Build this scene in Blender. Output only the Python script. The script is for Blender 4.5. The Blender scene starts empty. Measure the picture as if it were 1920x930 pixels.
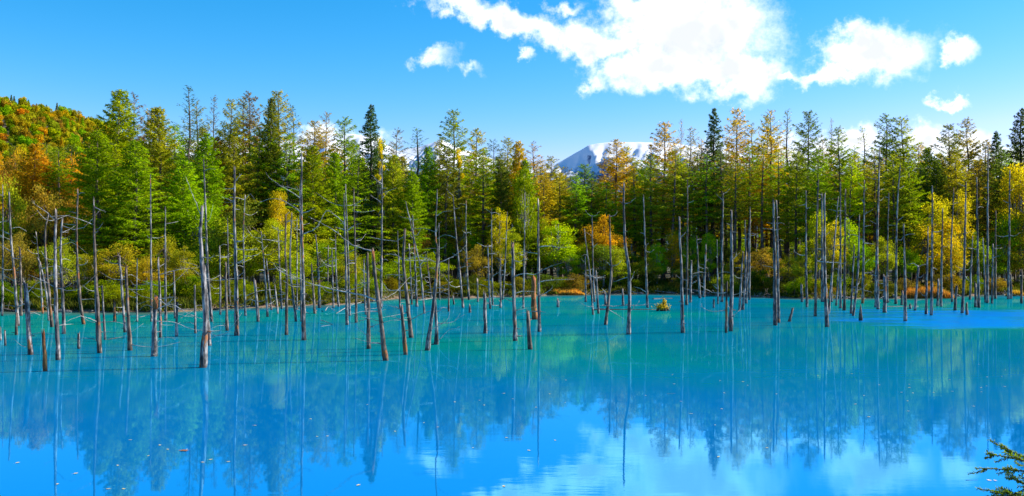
import bpy, math, random
import numpy as np
from mathutils import Vector, Matrix

R = math.radians
sc = bpy.context.scene
C = sc.collection

# ------------------------------------------------------------------ camera
F, CX, HY, EYE = 1800.0, 960.0, 487.0, 3.5      # focal length in px of the 1920 px photo, centre column, horizon row
cam = bpy.data.cameras.new('camera'); cam_o = bpy.data.objects.new('camera', cam); C.objects.link(cam_o)
cam_o.location = (0, 0, EYE); cam_o.rotation_euler = (R(90), 0, 0)
cam.sensor_width = 36; cam.lens = 36 * F / 1920; cam.shift_y = (HY - 465) / 1920
cam.clip_end = 30000; cam.clip_start = 0.1
sc.camera = cam_o

# ------------------------------------------------------------------ sun, sky, exposure
SUN_AZ, SUN_EL = R(77), R(32)
sv = Vector((math.sin(SUN_AZ) * math.cos(SUN_EL), math.cos(SUN_AZ) * math.cos(SUN_EL), math.sin(SUN_EL)))
sl = bpy.data.lights.new('sun', 'SUN'); sl.energy = 4.8; sl.angle = R(0.5); sl.color = (1.0, 0.93, 0.80)
so = bpy.data.objects.new('sun', sl); C.objects.link(so); so.location = (60, -20, 60)
so.rotation_euler = (-sv).to_track_quat('-Z', 'Y').to_euler()
sc.view_settings.view_transform = 'Standard'; sc.view_settings.look = 'None'
sc.view_settings.exposure = 0.963; sc.view_settings.gamma = 1; sc.view_settings.use_curve_mapping = False
sc.render.engine = 'CYCLES'
cy = sc.cycles
cy.max_bounces = 6; cy.diffuse_bounces = 2; cy.glossy_bounces = 2; cy.transmission_bounces = 3; cy.transparent_max_bounces = 4
cy.use_denoising = True
cy.use_adaptive_sampling = True; cy.adaptive_threshold = 0.01
sc.render.use_persistent_data = False

world = bpy.data.worlds.new('World'); sc.world = world; world.use_nodes = True
nt = world.node_tree; nt.nodes.clear()

def N(t, typ, **kw):
    n = t.nodes.new(typ)
    for k, v in kw.items():
        if k.startswith('i_'):
            key = k[2:]
            n.inputs[int(key) if key.isdigit() else key.replace('_', ' ')].default_value = v
        else: setattr(n, k, v)
    return n
def math_(t, op, a, b=None, c=None, clamp=False):
    n = t.nodes.new('ShaderNodeMath'); n.operation = op; n.use_clamp = clamp
    for i, v in enumerate((a, b, c)):
        if v is None: continue
        if isinstance(v, (int, float)): n.inputs[i].default_value = v
        else: t.links.new(v, n.inputs[i])
    return n.outputs[0]
def mixc(t, fac, a, b, blend='MIX'):
    n = t.nodes.new('ShaderNodeMix'); n.data_type = 'RGBA'; n.blend_type = blend
    for k, v in ((0, fac), (6, a), (7, b)):
        if hasattr(v, 'is_linked') or hasattr(v, 'links'): t.links.new(v, n.inputs[k])
        else: n.inputs[k].default_value = v if k == 0 else (tuple(v) + (1,))[:4]
    return n.outputs[2]
def mrange(t, v, a, b, c=0.0, d=1.0, smooth=True):
    n = t.nodes.new('ShaderNodeMapRange'); n.interpolation_type = 'SMOOTHSTEP' if smooth else 'LINEAR'
    t.links.new(v, n.inputs[0])
    for i, x in zip((1, 2, 3, 4), (a, b, c, d)): n.inputs[i].default_value = x
    return n.outputs[0]
def noise(t, vec, scale, detail=4, rough=0.55, dist=0.0, dim='3D'):
    n = t.nodes.new('ShaderNodeTexNoise'); n.noise_dimensions = dim
    n.inputs['Scale'].default_value = scale; n.inputs['Detail'].default_value = detail
    n.inputs['Roughness'].default_value = rough; n.inputs['Distortion'].default_value = dist
    if vec is not None: t.links.new(vec, n.inputs['Vector'])
    return n

sky = N(nt, 'ShaderNodeTexSky', sky_type='NISHITA', sun_disc=False, sun_elevation=SUN_EL, sun_rotation=SUN_AZ,
        altitude=500, air_density=1.0, dust_density=0.35, ozone_density=2.2)
tc = N(nt, 'ShaderNodeTexCoord')
sep = N(nt, 'ShaderNodeSeparateXYZ'); nt.links.new(tc.outputs['Generated'], sep.inputs[0])
az = math_(nt, 'MULTIPLY', math_(nt, 'ARCTAN2', sep.outputs[0], sep.outputs[1]), 57.2958)     # degrees, 0 = north
el = math_(nt, 'MULTIPLY', math_(nt, 'ARCSINE', sep.outputs[2]), 57.2958)
cmb = N(nt, 'ShaderNodeCombineXYZ'); nt.links.new(az, cmb.inputs[0]); nt.links.new(el, cmb.inputs[1])
# wobble the lookup so that cloud outlines billow
wob = noise(nt, cmb.outputs[0], 0.55, 6, 0.6)
wsub = N(nt, 'ShaderNodeVectorMath', operation='SUBTRACT'); nt.links.new(wob.outputs['Color'], wsub.inputs[0]); wsub.inputs[1].default_value = (.5, .5, .5)
wsc = N(nt, 'ShaderNodeVectorMath', operation='SCALE'); nt.links.new(wsub.outputs[0], wsc.inputs[0]); wsc.inputs['Scale'].default_value = 3.2
wadd = N(nt, 'ShaderNodeVectorMath', operation='ADD'); nt.links.new(cmb.outputs[0], wadd.inputs[0]); nt.links.new(wsc.outputs[0], wadd.inputs[1])
def A(px): return math.degrees(math.atan((px - CX) / F))
def E(px, py): return math.degrees(math.atan((HY - py) / math.hypot(F, px - CX)))
# cumulus: azimuth/elevation ellipses (px, py, half width px, half height px, tilt deg, weight)
CL = [(1290, 60, 185, 95, 0, 1.0), (1240, 130, 150, 40, 4, 1.0), (1380, 140, 110, 40, 0, .95), (1100, 78, 130, 34, -12, .9),
      (960, 42, 140, 26, -16, .9), (860, 12, 90, 18, -12, .7), (1200, 5, 90, 40, 0, .8), (1370, 40, 70, 60, 0, .9), (1060, 15, 40, 14, 0, .62),
      (1110, 152, 20, 20, 0, .7), (1640, 102, 118, 56, 0, 1.0), (1620, 75, 60, 38, 0, .9), (1560, 140, 80, 16, 3, .75), (1480, 148, 60, 10, 0, .55),
      (1795, 103, 42, 26, -20, .85), (1785, 190, 52, 13, -12, .85), (815, 113, 46, 18, 18, .56), (880, 130, 28, 12, -20, .42),
      (990, 108, 16, 14, 0, .6),
      (1610, 262, 62, 34, 0, 1.0), (1735, 262, 48, 40, 0, .95), (1560, 285, 60, 24, 0, .8), (1800, 285, 70, 40, 0, .9), (1480, 300, 90, 34, 0, .8), (620, 262, 70, 26, 0, .9), (700, 262, 46, 22, 0, .8),
      (1900, 300, 60, 30, 0, .8), (2150, 120, 160, 60, 0, .9), (2420, 260, 200, 50, 0, .9), (1330, 300, 90, 26, 0, .6)]
dens = None; low = None
for (px, py, hw, hh, tilt, wt) in CL:
    m = N(nt, 'ShaderNodeMapping', vector_type='TEXTURE')
    m.inputs['Location'].default_value = (A(px), E(px, py), 0)
    m.inputs['Rotation'].default_value = (0, 0, R(tilt))
    k = 180 / math.pi / F * math.cos(R(A(px))) ** 2
    m.inputs['Scale'].default_value = (hw * k * 1.12, hh * k * 1.25, 1)
    nt.links.new(wadd.outputs[0], m.inputs['Vector'])
    flat = N(nt, 'ShaderNodeVectorMath', operation='MULTIPLY'); nt.links.new(m.outputs[0], flat.inputs[0]); flat.inputs[1].default_value = (1, 1, 0)
    ln = N(nt, 'ShaderNodeVectorMath', operation='LENGTH'); nt.links.new(flat.outputs[0], ln.inputs[0])
    v = math_(nt, 'MULTIPLY', math_(nt, 'SUBTRACT', 1.0, ln.outputs['Value'], clamp=False), wt)
    dens = v if dens is None else math_(nt, 'SMOOTH_MAX', dens, v, 0.15)
fb = noise(nt, cmb.outputs[0], 1.1, 8, 0.62)
fb2 = noise(nt, cmb.outputs[0], 4.2, 6, 0.6)
dn = math_(nt, 'ADD', dens, math_(nt, 'MULTIPLY', math_(nt, 'SUBTRACT', fb.outputs[0], 0.5), 0.75))
dn = math_(nt, 'ADD', dn, math_(nt, 'MULTIPLY', math_(nt, 'SUBTRACT', fb2.outputs[0], 0.5), 0.25))
cover = mrange(nt, dn, -0.04, 0.74)
cover = math_(nt, 'MULTIPLY', cover, 0.97)
# thicker middle of the cloud is slightly greyer
fbs = noise(nt, cmb.outputs[0], 0.45, 2.5, 0.5)
grey = mrange(nt, math_(nt, 'ADD', dens, math_(nt, 'MULTIPLY', math_(nt, 'SUBTRACT', fbs.outputs[0], .5), 1.1)), 0.40, 0.9)
ccol = mixc(nt, grey, (9.6, 9.8, 10.0), (5.75, 5.95, 6.3))
hs = N(nt, 'ShaderNodeHueSaturation'); nt.links.new(sky.outputs[0], hs.inputs['Color'])
hs.inputs['Hue'].default_value = 0.49; hs.inputs['Saturation'].default_value = 1.35; hs.inputs['Value'].default_value = 1.15
tint = mixc(nt, 1.0, hs.outputs[0], (0.55, 1.0, 1.12), 'MULTIPLY')
sx = N(nt, 'ShaderNodeSeparateColor'); nt.links.new(tint, sx.inputs[0])
r2 = math_(nt, 'MINIMUM', math_(nt, 'MULTIPLY', math_(nt, 'MULTIPLY', sx.outputs[0], sx.outputs[0]), 1.25), math_(nt, 'MULTIPLY', sx.outputs[0], 2.2))
cx = N(nt, 'ShaderNodeCombineColor'); nt.links.new(r2, cx.inputs[0]); nt.links.new(math_(nt, 'MULTIPLY', sx.outputs[1], 0.895), cx.inputs[1]); nt.links.new(sx.outputs[2], cx.inputs[2]); tint = cx.outputs[0]
final = mixc(nt, cover, tint, ccol)
bg = N(nt, 'ShaderNodeBackground'); nt.links.new(final, bg.inputs[0]); bg.inputs[1].default_value = 0.085
wo = N(nt, 'ShaderNodeOutputWorld'); nt.links.new(bg.outputs[0], wo.inputs[0])

# ------------------------------------------------------------------ helpers
rng = random.Random(7)
def tag(o, label=None, cat=None, group=None, kind=None):
    for k, v in (('label', label), ('category', cat), ('group', group), ('kind', kind)):
        if v: o[k] = v
    return o
def empty(name, loc, rz=0.0):
    o = bpy.data.objects.new(name, None); C.objects.link(o); o.location = loc; o.rotation_euler = (0, 0, rz)
    o.empty_display_size = 0.3
    return o
class MB:
    """collects vertices and faces, builds one mesh"""
    def __init__(s): s.v = []; s.f = []; s.t = []
    def add(s, vs, fs, t=0.5):
        b = len(s.v); s.v.extend(vs); s.f.extend([tuple(i + b for i in f) for f in fs]); s.t.extend([t] * len(vs))
    def mesh(s, name, mat, smooth=True):
        me = bpy.data.meshes.new(name); me.from_pydata([tuple(v) for v in s.v], [], s.f)
        a = me.attributes.new('tint', 'FLOAT', 'POINT'); a.data.foreach_set('value', s.t)
        me.materials.append(mat)
        if smooth: me.polygons.foreach_set('use_smooth', [True] * len(me.polygons))
        me.update(); return me
    def build(s, name, mat, parent=None, smooth=True):
        o = bpy.data.objects.new(name, s.mesh(name, mat, smooth)); C.objects.link(o); o.parent = parent; return o
def tube(mb, pts, rads, n=8, rg=None, rough=0.0, cap=True, t=0.5, jag=0.0):
    pts = [Vector(p) for p in pts]; rings = []
    ph = [rg.uniform(-1, 1) for _ in range(n)] if rg else [0] * n
    up = Vector((0.13, 0.99, 0.05))
    for i, p in enumerate(pts):
        d = (pts[min(i + 1, len(pts) - 1)] - pts[max(i - 1, 0)])
        if d.length < 1e-6: d = Vector((0, 0, 1))
        d.normalize()
        a = d.cross(up)
        if a.length < 0.05: a = d.cross(Vector((1, 0, 0)))
        a.normalize(); b = d.cross(a).normalized()
        ring = []
        for k in range(n):
            th = 2 * math.pi * k / n
            r = rads[i] * (1 + rough * (ph[k] * 0.7 + (rg.uniform(-.5, .5) if rg else 0)))
            q = p + a * (r * math.cos(th)) + b * (r * math.sin(th))
            if jag and i == len(pts) - 1: q = q + d * (rg.uniform(0, 1) ** 2 * jag)
            ring.append(q)
        rings.append(ring)
    vs = [q for r_ in rings for q in r_]; fs = []
    for i in range(len(pts) - 1):
        for k in range(n):
            k2 = (k + 1) % n
            fs.append((i * n + k, i * n + k2, (i + 1) * n + k2, (i + 1) * n + k))
    if cap:
        vs.append(pts[-1] - (pts[-1] - pts[-2]).normalized() * (jag * 0.5)); c = len(vs) - 1; b0 = (len(pts) - 1) * n
        for k in range(n): fs.append((b0 + k, b0 + (k + 1) % n, c))
        fs.append(tuple(range(n - 1, -1, -1)))
    mb.add(vs, fs, t)
def spline(pts, m):
    """resample a polyline smoothly (Catmull-Rom)"""
    P = [Vector(p) for p in pts]
    if len(P) == 2: return [P[0].lerp(P[1], i / m) for i in range(m + 1)]
    Q = [P[0] * 2 - P[1]] + P + [P[-1] * 2 - P[-2]]; out = []
    L = [0]
    for i in range(1, len(P)): L.append(L[-1] + (P[i] - P[i - 1]).length)
    for j in range(m + 1):
        s = L[-1] * j / m; i = 0
        while i < len(P) - 2 and s > L[i + 1]: i += 1
        u = (s - L[i]) / max(L[i + 1] - L[i], 1e-6)
        a, b, c, d = Q[i], Q[i + 1], Q[i + 2], Q[i + 3]
        out.append(0.5 * ((2 * b) + (c - a) * u + (2 * a - 5 * b + 4 * c - d) * u * u + (3 * b - a - 3 * c + d) * u ** 3))
    return out
def dist(py): return F * EYE / (py - HY)
def W(px, py, D): return Vector(((px - CX) * D / F, D, EYE - (py - HY) * D / F))
def copy_tree(o, parent=None):
    c = o.copy(); C.objects.link(c); c.parent = parent
    for ch in o.children: copy_tree(ch, c)
    return c

# ------------------------------------------------------------------ materials
def mat(name):
    m = bpy.data.materials.new(name); m.use_nodes = True; m.node_tree.nodes.clear(); return m, m.node_tree
def out(t, sh): o = t.nodes.new('ShaderNodeOutputMaterial'); t.links.new(sh, o.inputs[0])

def foliage_mat(name, transl=0.5, needle=False):
    m, t = mat(name)
    oi = N(t, 'ShaderNodeObjectInfo'); at = N(t, 'ShaderNodeAttribute', attribute_name='tint')
    co = N(t, 'ShaderNodeTexCoord')
    rv = math_(t, 'MULTIPLY', oi.outputs['Random'], 57.0)
    cb = N(t, 'ShaderNodeCombineXYZ'); t.links.new(rv, cb.inputs[0]); t.links.new(rv, cb.inputs[1])
    ad = N(t, 'ShaderNodeVectorMath', operation='ADD'); t.links.new(co.outputs['Object'], ad.inputs[0]); t.links.new(cb.outputs[0], ad.inputs[1])
    n1 = noise(t, ad.outputs[0], 0.8, 5, 0.75)
    # leaf to leaf lightness, clump to clump turn towards gold
    val = mrange(t, at.outputs['Fac'], 0, 1, 0.35, 1.7, False)
    sc_ = N(t, 'ShaderNodeVectorMath', operation='SCALE'); t.links.new(oi.outputs['Color'], sc_.inputs[0]); t.links.new(val, sc_.inputs['Scale'])
    gold = mrange(t, math_(t, 'ADD', n1.outputs[0], math_(t, 'MULTIPLY', at.outputs['Fac'], 0.14)), 0.50, 0.74, 0, 0.75)
    tg = mixc(t, 1.0, sc_.outputs[0], (1.45, 1.12, 0.6), 'MULTIPLY')
    col = mixc(t, gold, sc_.outputs[0], tg)
    d = N(t, 'ShaderNodeBsdfDiffuse'); t.links.new(col, d.inputs[0])
    tr = N(t, 'ShaderNodeBsdfTranslucent'); t.links.new(mixc(t, 1.0, col, (1.25, 1.3, 0.6), 'MULTIPLY'), tr.inputs[0])
    mx = N(t, 'ShaderNodeMixShader'); mx.inputs[0].default_value = transl
    t.links.new(d.outputs[0], mx.inputs[1]); t.links.new(tr.outputs[0], mx.inputs[2])
    out(t, mx.outputs[0]); return m
M_needle = foliage_mat('needle_foliage', 0.56)
M_leaf = foliage_mat('leaf_foliage', 0.5)

def bark_mat(name, dark, light, scale=6.0, patch=None, patch_lo=0.6, bump=0.5):
    m, t = mat(name)
    oi = N(t, 'ShaderNodeObjectInfo'); co = N(t, 'ShaderNodeTexCoord')
    rv = math_(t, 'MULTIPLY', oi.outputs['Random'], 91.0)
    cb = N(t, 'ShaderNodeCombineXYZ'); [t.links.new(rv, cb.inputs[i]) for i in range(3)]
    ad = N(t, 'ShaderNodeVectorMath', operation='ADD'); t.links.new(co.outputs['Object'], ad.inputs[0]); t.links.new(cb.outputs[0], ad.inputs[1])
    mp = N(t, 'ShaderNodeMapping'); mp.inputs['Scale'].default_value = (1, 1, 0.13); t.links.new(ad.outputs[0], mp.inputs[0])
    n1 = noise(t, mp.outputs[0], scale * 1.7, 5, 0.75)
    n2 = noise(t, ad.outputs[0], scale * 0.35, 3, 0.6)
    col = mixc(t, mrange(t, n1.outputs[0], 0.40, 0.60), dark, light)
    col = mixc(t, mrange(t, n2.outputs[0], 0.42, 0.62, 0, 0.75), col, tuple(x * 0.45 for x in dark))
    if patch:
        mp2 = N(t, 'ShaderNodeMapping'); mp2.inputs['Scale'].default_value = (1, 1, 0.45); t.links.new(ad.outputs[0], mp2.inputs[0])
        n3 = noise(t, mp2.outputs[0], 1.9, 3, 0.65)
        col = mixc(t, mrange(t, n3.outputs[0], patch_lo, patch_lo + 0.06), col, patch)
    # wet foot at the waterline
    g = N(t, 'ShaderNodeNewGeometry'); sp = N(t, 'ShaderNodeSeparateXYZ'); t.links.new(g.outputs['Position'], sp.inputs[0])
    wet = mrange(t, math_(t, 'ADD', sp.outputs[2], math_(t, 'MULTIPLY', n1.outputs[0], 0.1)), 0.10, 0.17, 0.6, 0.0)
    col = mixc(t, wet, col, (0.012, 0.01, 0.01))
    b = N(t, 'ShaderNodeBsdfPrincipled'); t.links.new(col, b.inputs['Base Color']); b.inputs['Roughness'].default_value = 0.75
    b.inputs['Specular IOR Level'].default_value = 0.3
    bp = N(t, 'ShaderNodeBump'); bp.inputs['Strength'].default_value = bump; bp.inputs['Distance'].default_value = 0.03
    t.links.new(n1.outputs[0], bp.inputs['Height']); t.links.new(bp.outputs[0], b.inputs['Normal'])
    out(t, b.outputs[0]); return m
M_dead = bark_mat('weathered_dead_wood', (0.026, 0.021, 0.024), (0.36, 0.315, 0.30), 6, (0.30, 0.10, 0.03), 0.62)
M_dead_brown = bark_mat('brown_dead_wood', (0.035, 0.024, 0.018), (0.24, 0.175, 0.14), 6, (0.26, 0.085, 0.02), 0.61)
M_rust = bark_mat('orange_rotten_wood', (0.20, 0.055, 0.014), (0.48, 0.17, 0.045), 6, (0.16, 0.06, 0.03), 0.6)
M_twig = bark_mat('bleached_branch', (0.22, 0.20, 0.19), (0.52, 0.49, 0.46), 9, None)
M_bark = bark_mat('larch_bark', (0.05, 0.036, 0.03), (0.22, 0.17, 0.14), 5, None)
M_birch = bark_mat('pale_bark', (0.16, 0.14, 0.12), (0.5, 0.47, 0.43), 5, None)

def ground_mat():
    m, t = mat('forest_floor')
    g = N(t, 'ShaderNodeNewGeometry')
    n1 = noise(t, g.outputs['Position'], 0.35, 6, 0.6); n2 = noise(t, g.outputs['Position'], 3.0, 6, 0.7)
    c = mixc(t, mrange(t, n1.outputs[0], 0.4, 0.62), (0.055, 0.04, 0.02), (0.05, 0.065, 0.015))
    c = mixc(t, mrange(t, n2.outputs[0], 0.5, 0.7), c, (0.14, 0.08, 0.03))
    spz = N(t, 'ShaderNodeSeparateXYZ'); t.links.new(g.outputs['Position'], spz.inputs[0])
    c = mixc(t, mrange(t, math_(t, 'ADD', spz.outputs[2], math_(t, 'MULTIPLY', n1.outputs[0], .2)), 0.25, 0.5, 0.9, 0.0), c, (0.22, 0.14, 0.085))
    b = N(t, 'ShaderNodeBsdfPrincipled'); t.links.new(c, b.inputs['Base Color']); b.inputs['Roughness'].default_value = 0.95
    bp = N(t, 'ShaderNodeBump'); bp.inputs['Distance'].default_value = 0.2; t.links.new(n2.outputs[0], bp.inputs['Height']); t.links.new(bp.outputs[0], b.inputs['Normal'])
    out(t, b.outputs[0]); return m
M_ground = ground_mat()

def water_mat():
    m, t = mat('milky_turquoise_water')
    g = N(t, 'ShaderNodeNewGeometry'); pos = g.outputs['Position']
    at = N(t, 'ShaderNodeAttribute', attribute_name='shallow')
    wind = N(t, 'ShaderNodeAttribute', attribute_name='wind')
    # suspended mineral: body colour
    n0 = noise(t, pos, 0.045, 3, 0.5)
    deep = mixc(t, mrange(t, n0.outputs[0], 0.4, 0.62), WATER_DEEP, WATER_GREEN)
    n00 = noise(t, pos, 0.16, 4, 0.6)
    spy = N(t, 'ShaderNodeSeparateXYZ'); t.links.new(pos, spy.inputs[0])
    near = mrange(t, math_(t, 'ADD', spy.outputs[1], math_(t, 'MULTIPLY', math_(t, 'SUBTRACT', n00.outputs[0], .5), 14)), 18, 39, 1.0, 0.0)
    deep = mixc(t, near, deep, WATER_BLUE)      # shade over the near water, put into the body colour as a bluer tint
    body = mixc(t, math_(t, 'MULTIPLY', mrange(t, math_(t, 'ADD', at.outputs['Fac'], math_(t, 'MULTIPLY', math_(t, 'SUBTRACT', n00.outputs[0], .5), .6)), 0.3, 1.0), 0.85), deep, (0.10, 0.16, 0.10))
    deep_ = body
    mps = N(t, 'ShaderNodeMapping'); mps.inputs['Scale'].default_value = (0.22, 0.8, 1); t.links.new(pos, mps.inputs[0])
    strk = noise(t, mps.outputs[0], 0.8, 5, 0.65)
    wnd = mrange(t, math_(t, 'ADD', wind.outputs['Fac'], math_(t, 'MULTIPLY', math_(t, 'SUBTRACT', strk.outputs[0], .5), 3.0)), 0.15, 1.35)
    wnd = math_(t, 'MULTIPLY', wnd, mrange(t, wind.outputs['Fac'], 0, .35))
    body = mixc(t, math_(t, 'MULTIPLY', wnd, 0.8), deep_, (0.0, 0.15, 0.62))  # high blue sky mirrored by the ruffled patch, painted into the body colour
    # ripples
    mp = N(t, 'ShaderNodeMapping'); mp.inputs['Scale'].default_value = (0.40, 1.25, 1); mp.inputs['Rotation'].default_value = (0, 0, R(8)); t.links.new(pos, mp.inputs[0])
    r1 = noise(t, mp.outputs[0], 1.6, 3, 0.55, 0.4); r2 = noise(t, mp.outputs[0], 7.0, 3, 0.6)
    calm = noise(t, pos, 0.10, 2, 0.5)
    amp = mrange(t, calm.outputs[0], 0.42, 0.66, 0.25, 1.0)
    h = math_(t, 'ADD', math_(t, 'MULTIPLY', r1.outputs[0], 0.020), math_(t, 'MULTIPLY', r2.outputs[0], 0.0028))
    h = math_(t, 'MULTIPLY', h, amp)
    wv = noise(t, mp.outputs[0], 9.0, 3, 0.6)
    h = math_(t, 'ADD', h, math_(t, 'MULTIPLY', math_(t, 'MULTIPLY', wv.outputs[0], 0.20), wind.outputs['Fac']))
    bp = N(t, 'ShaderNodeBump'); bp.inputs['Strength'].default_value = RIPPLE; bp.inputs['Distance'].default_value = 1.0
    t.links.new(h, bp.inputs['Height'])
    d = N(t, 'ShaderNodeBsdfDiffuse'); t.links.new(body, d.inputs[0])
    gl = N(t, 'ShaderNodeBsdfGlossy'); gl.inputs[0].default_value = GLOSS_TINT + (1,); gl.inputs['Roughness'].default_value = 0.02
    # wind-ruffled patch: steep little waves finer than a pixel, as facet normals
    wn = noise(t, mp.outputs[0], 7.0, 2, 0.6)
    ws = N(t, 'ShaderNodeVectorMath', operation='SUBTRACT'); t.links.new(wn.outputs['Color'], ws.inputs[0]); ws.inputs[1].default_value = (.5, .72, .5)
    wm = N(t, 'ShaderNodeVectorMath', operation='MULTIPLY'); t.links.new(ws.outputs[0], wm.inputs[0]); wm.inputs[1].default_value = (.7, 1.0, 0)
    wf = N(t, 'ShaderNodeVectorMath', operation='SCALE'); t.links.new(wm.outputs[0], wf.inputs[0])
    gust = noise(t, pos, 0.5, 4, 0.6)
    t.links.new(math_(t, 'MULTIPLY', wnd, mrange(t, gust.outputs[0], .35, .6, .55, 1.15)), wf.inputs['Scale'])
    wa = N(t, 'ShaderNodeVectorMath', operation='ADD'); t.links.new(bp.outputs[0], wa.inputs[0]); t.links.new(wf.outputs[0], wa.inputs[1])
    wz = N(t, 'ShaderNodeVectorMath', operation='NORMALIZE'); t.links.new(wa.outputs[0], wz.inputs[0])
    t.links.new(wz.outputs[0], gl.inputs['Normal'])
    fr = N(t, 'ShaderNodeFresnel'); fr.inputs['IOR'].default_value = 1.33; t.links.new(bp.outputs[0], fr.inputs['Normal'])
    fac = mrange(t, fr.outputs[0], 0.02, 0.75, GLOSS_LO, GLOSS_HI, False)
    mx = N(t, 'ShaderNodeMixShader'); t.links.new(fac, mx.inputs[0]); t.links.new(d.outputs[0], mx.inputs[1]); t.links.new(gl.outputs[0], mx.inputs[2])
    out(t, mx.outputs[0]); return m
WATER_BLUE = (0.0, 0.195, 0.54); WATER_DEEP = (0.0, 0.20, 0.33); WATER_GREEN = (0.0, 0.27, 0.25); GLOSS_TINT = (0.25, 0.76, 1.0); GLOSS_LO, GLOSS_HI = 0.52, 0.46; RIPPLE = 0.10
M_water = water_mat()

def simple(name, col, rough=0.7, spec=0.3):
    m, t = mat(name); g = N(t, 'ShaderNodeTexCoord'); n = noise(t, g.outputs['Object'], 8, 4)
    c = mixc(t, n.outputs[0], tuple(x * 0.7 for x in col), tuple(min(1, x * 1.3) for x in col))
    b = N(t, 'ShaderNodeBsdfPrincipled'); t.links.new(c, b.inputs['Base Color']); b.inputs['Roughness'].default_value = rough
    b.inputs['Specular IOR Level'].default_value = spec; out(t, b.outputs[0]); return m

# ------------------------------------------------------------------ ground and water
SH = [(-400, 64), (0, 65), (240, 63.5), (300, 64), (380, 66), (470, 70), (640, 75), (700, 80), (745, 86), (880, 88), (950, 90), (1060, 95), (1200, 98), (1300, 97),
      (1400, 90), (1520, 86), (1700, 87), (1780, 91), (1860, 95), (1960, 97), (2400, 97)]
SHX = np.array([(p - CX) * d / F for p, d in SH]); SHY = np.array([d for p, d in SH])
def shore(x): return np.interp(x, SHX, SHY)
def land(x, y):
    """> 0 on land, < 0 over the pond, metres"""
    far = y - shore(x) + 0.5 * np.sin(x * 1.3) + 0.3 * np.sin(x * 3.1 + 1)
    near = 8.5 - y + 0.02 * x * x * 0
    right = np.where(y < 58, x - (0.60 * y + 6.5), x - 60.0)
    left = -x - (0.62 * y + 9)
    return np.maximum(np.maximum(far, near), np.maximum(right, left))
def ground_z(x, y):
    L = land(x, y)
    z = np.where(L > 0, 0.45 * (1 - np.exp(-np.maximum(L, 0) / 1.2)) + 1.1 * (1 - np.exp(-np.maximum(L, 0) / 45)), np.maximum(L * 0.35, -1.3))
    return z + np.where(L > 0, 0.07 * np.sin(x * 0.9 + y * 0.5) * np.sin(y * 0.7 - x * .3), 0) * np.minimum(1, np.maximum(L, 0) / 3)
def gz(x, y): return float(ground_z(np.array(float(x)), np.array(float(y))))
def grid(name, xs, ys, zf, m, attrs=None, smooth=True):
    X, Y = np.meshgrid(xs, ys); Z = zf(X, Y); nx, ny = len(xs), len(ys)
    co = np.stack([X, Y, Z], -1).reshape(-1, 3)
    i = np.arange(nx * ny).reshape(ny, nx)
    f = np.stack([i[:-1, :-1], i[:-1, 1:], i[1:, 1:], i[1:, :-1]], -1).reshape(-1, 4)
    me = bpy.data.meshes.new(name); me.vertices.add(len(co)); me.vertices.foreach_set('co', co.ravel())
    me.loops.add(f.size); me.loops.foreach_set('vertex_index', f.ravel()); me.polygons.add(len(f))
    me.polygons.foreach_set('loop_start', np.arange(0, f.size, 4)); me.polygons.foreach_set('use_smooth', np.full(len(f), smooth))
    for k, fn in (attrs or {}).items():
        a = me.attributes.new(k, 'FLOAT', 'POINT'); a.data.foreach_set('value', fn(X, Y).ravel().astype(np.float32))
    me.update(calc_edges=True); me.materials.append(m)
    o = bpy.data.objects.new(name, me); C.objects.link(o); return o
def axis(lo, hi, step, far):
    a = np.arange(lo, hi + step, step); e = np.geomspace(step, far, 24)
    return np.concatenate([lo - e[::-1], a, hi + e])
tag(grid('ground', axis(-110, 110, 0.8, 9000), axis(-12, 130, 0.8, 12000), ground_z, M_ground), kind='structure')
def wind_f(X, Y):
    D = Y; px = X / np.maximum(Y, 1) * F + CX
    top = 6300.0 / (np.interp(px, [1250, 1500, 1700, 1920], [566, 570, 576, 578]) - HY)
    bot = 6300.0 / (np.interp(px, [1250, 1400, 1560, 1700, 1920], [580, 592, 608, 620, 622]) - HY)
    e = np.clip((px - 1420) / 330, 0, 1)
    b = np.clip((top - D) / 8 + .3, 0, 1) * np.clip((D - bot + .35 * np.sin(X * .9) + .2 * np.sin(X * 2.3)) / 4.0, 0, 1)
    base = b * e
    b2 = np.exp(-((D - 15) / 2.5) ** 2) * np.clip((px - 850) / 400, 0, 1) * 0.02
    return base + b2
def shallow_f(X, Y): return np.clip(1 + land(X, Y) / 7.0, 0, 1) * np.where(Y > 50, 1, 0.0)
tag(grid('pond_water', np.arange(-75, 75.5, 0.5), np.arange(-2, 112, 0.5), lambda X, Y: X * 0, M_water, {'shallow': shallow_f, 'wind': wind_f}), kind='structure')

# ------------------------------------------------------------------ snowy mountain
def fbm(x, y, seed, octs=6, ridged=False):
    r = np.random.RandomState(seed); v = 0 * x; a = 1.0; f = 1.0; tot = 0
    for _ in range(octs):
        s = 0
        for k in range(5):
            th = r.uniform(0, 2 * math.pi); p = r.uniform(0, 6.28); q = r.uniform(.7, 1.3)
            s = s + np.sin(f * q * (x * math.cos(th) + y * math.sin(th)) + p)
        s = s / 3.2
        if ridged: s = 1 - np.abs(s) * 2
        v = v + a * s; tot += a; a *= 0.5; f *= 2.07
    return v / tot
RID = [(-600, 250), (200, 262), (480, 262), (560, 262), (620, 252), (660, 250), (700, 258), (745, 282), (790, 272), (830, 256), (870, 276), (930, 300), (1000, 318), (1040, 306), (1075, 285), (1105, 269), (1150, 264),
       (1200, 263), (1260, 268), (1340, 280), (1420, 290), (1500, 300), (1600, 320), (1800, 335), (2400, 330)]
MD = 4200.0
rx = np.array([(p - CX) * MD / F for p, _ in RID]); rz = np.array([EYE + (HY - q) * MD / F for _, q in RID])
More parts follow.
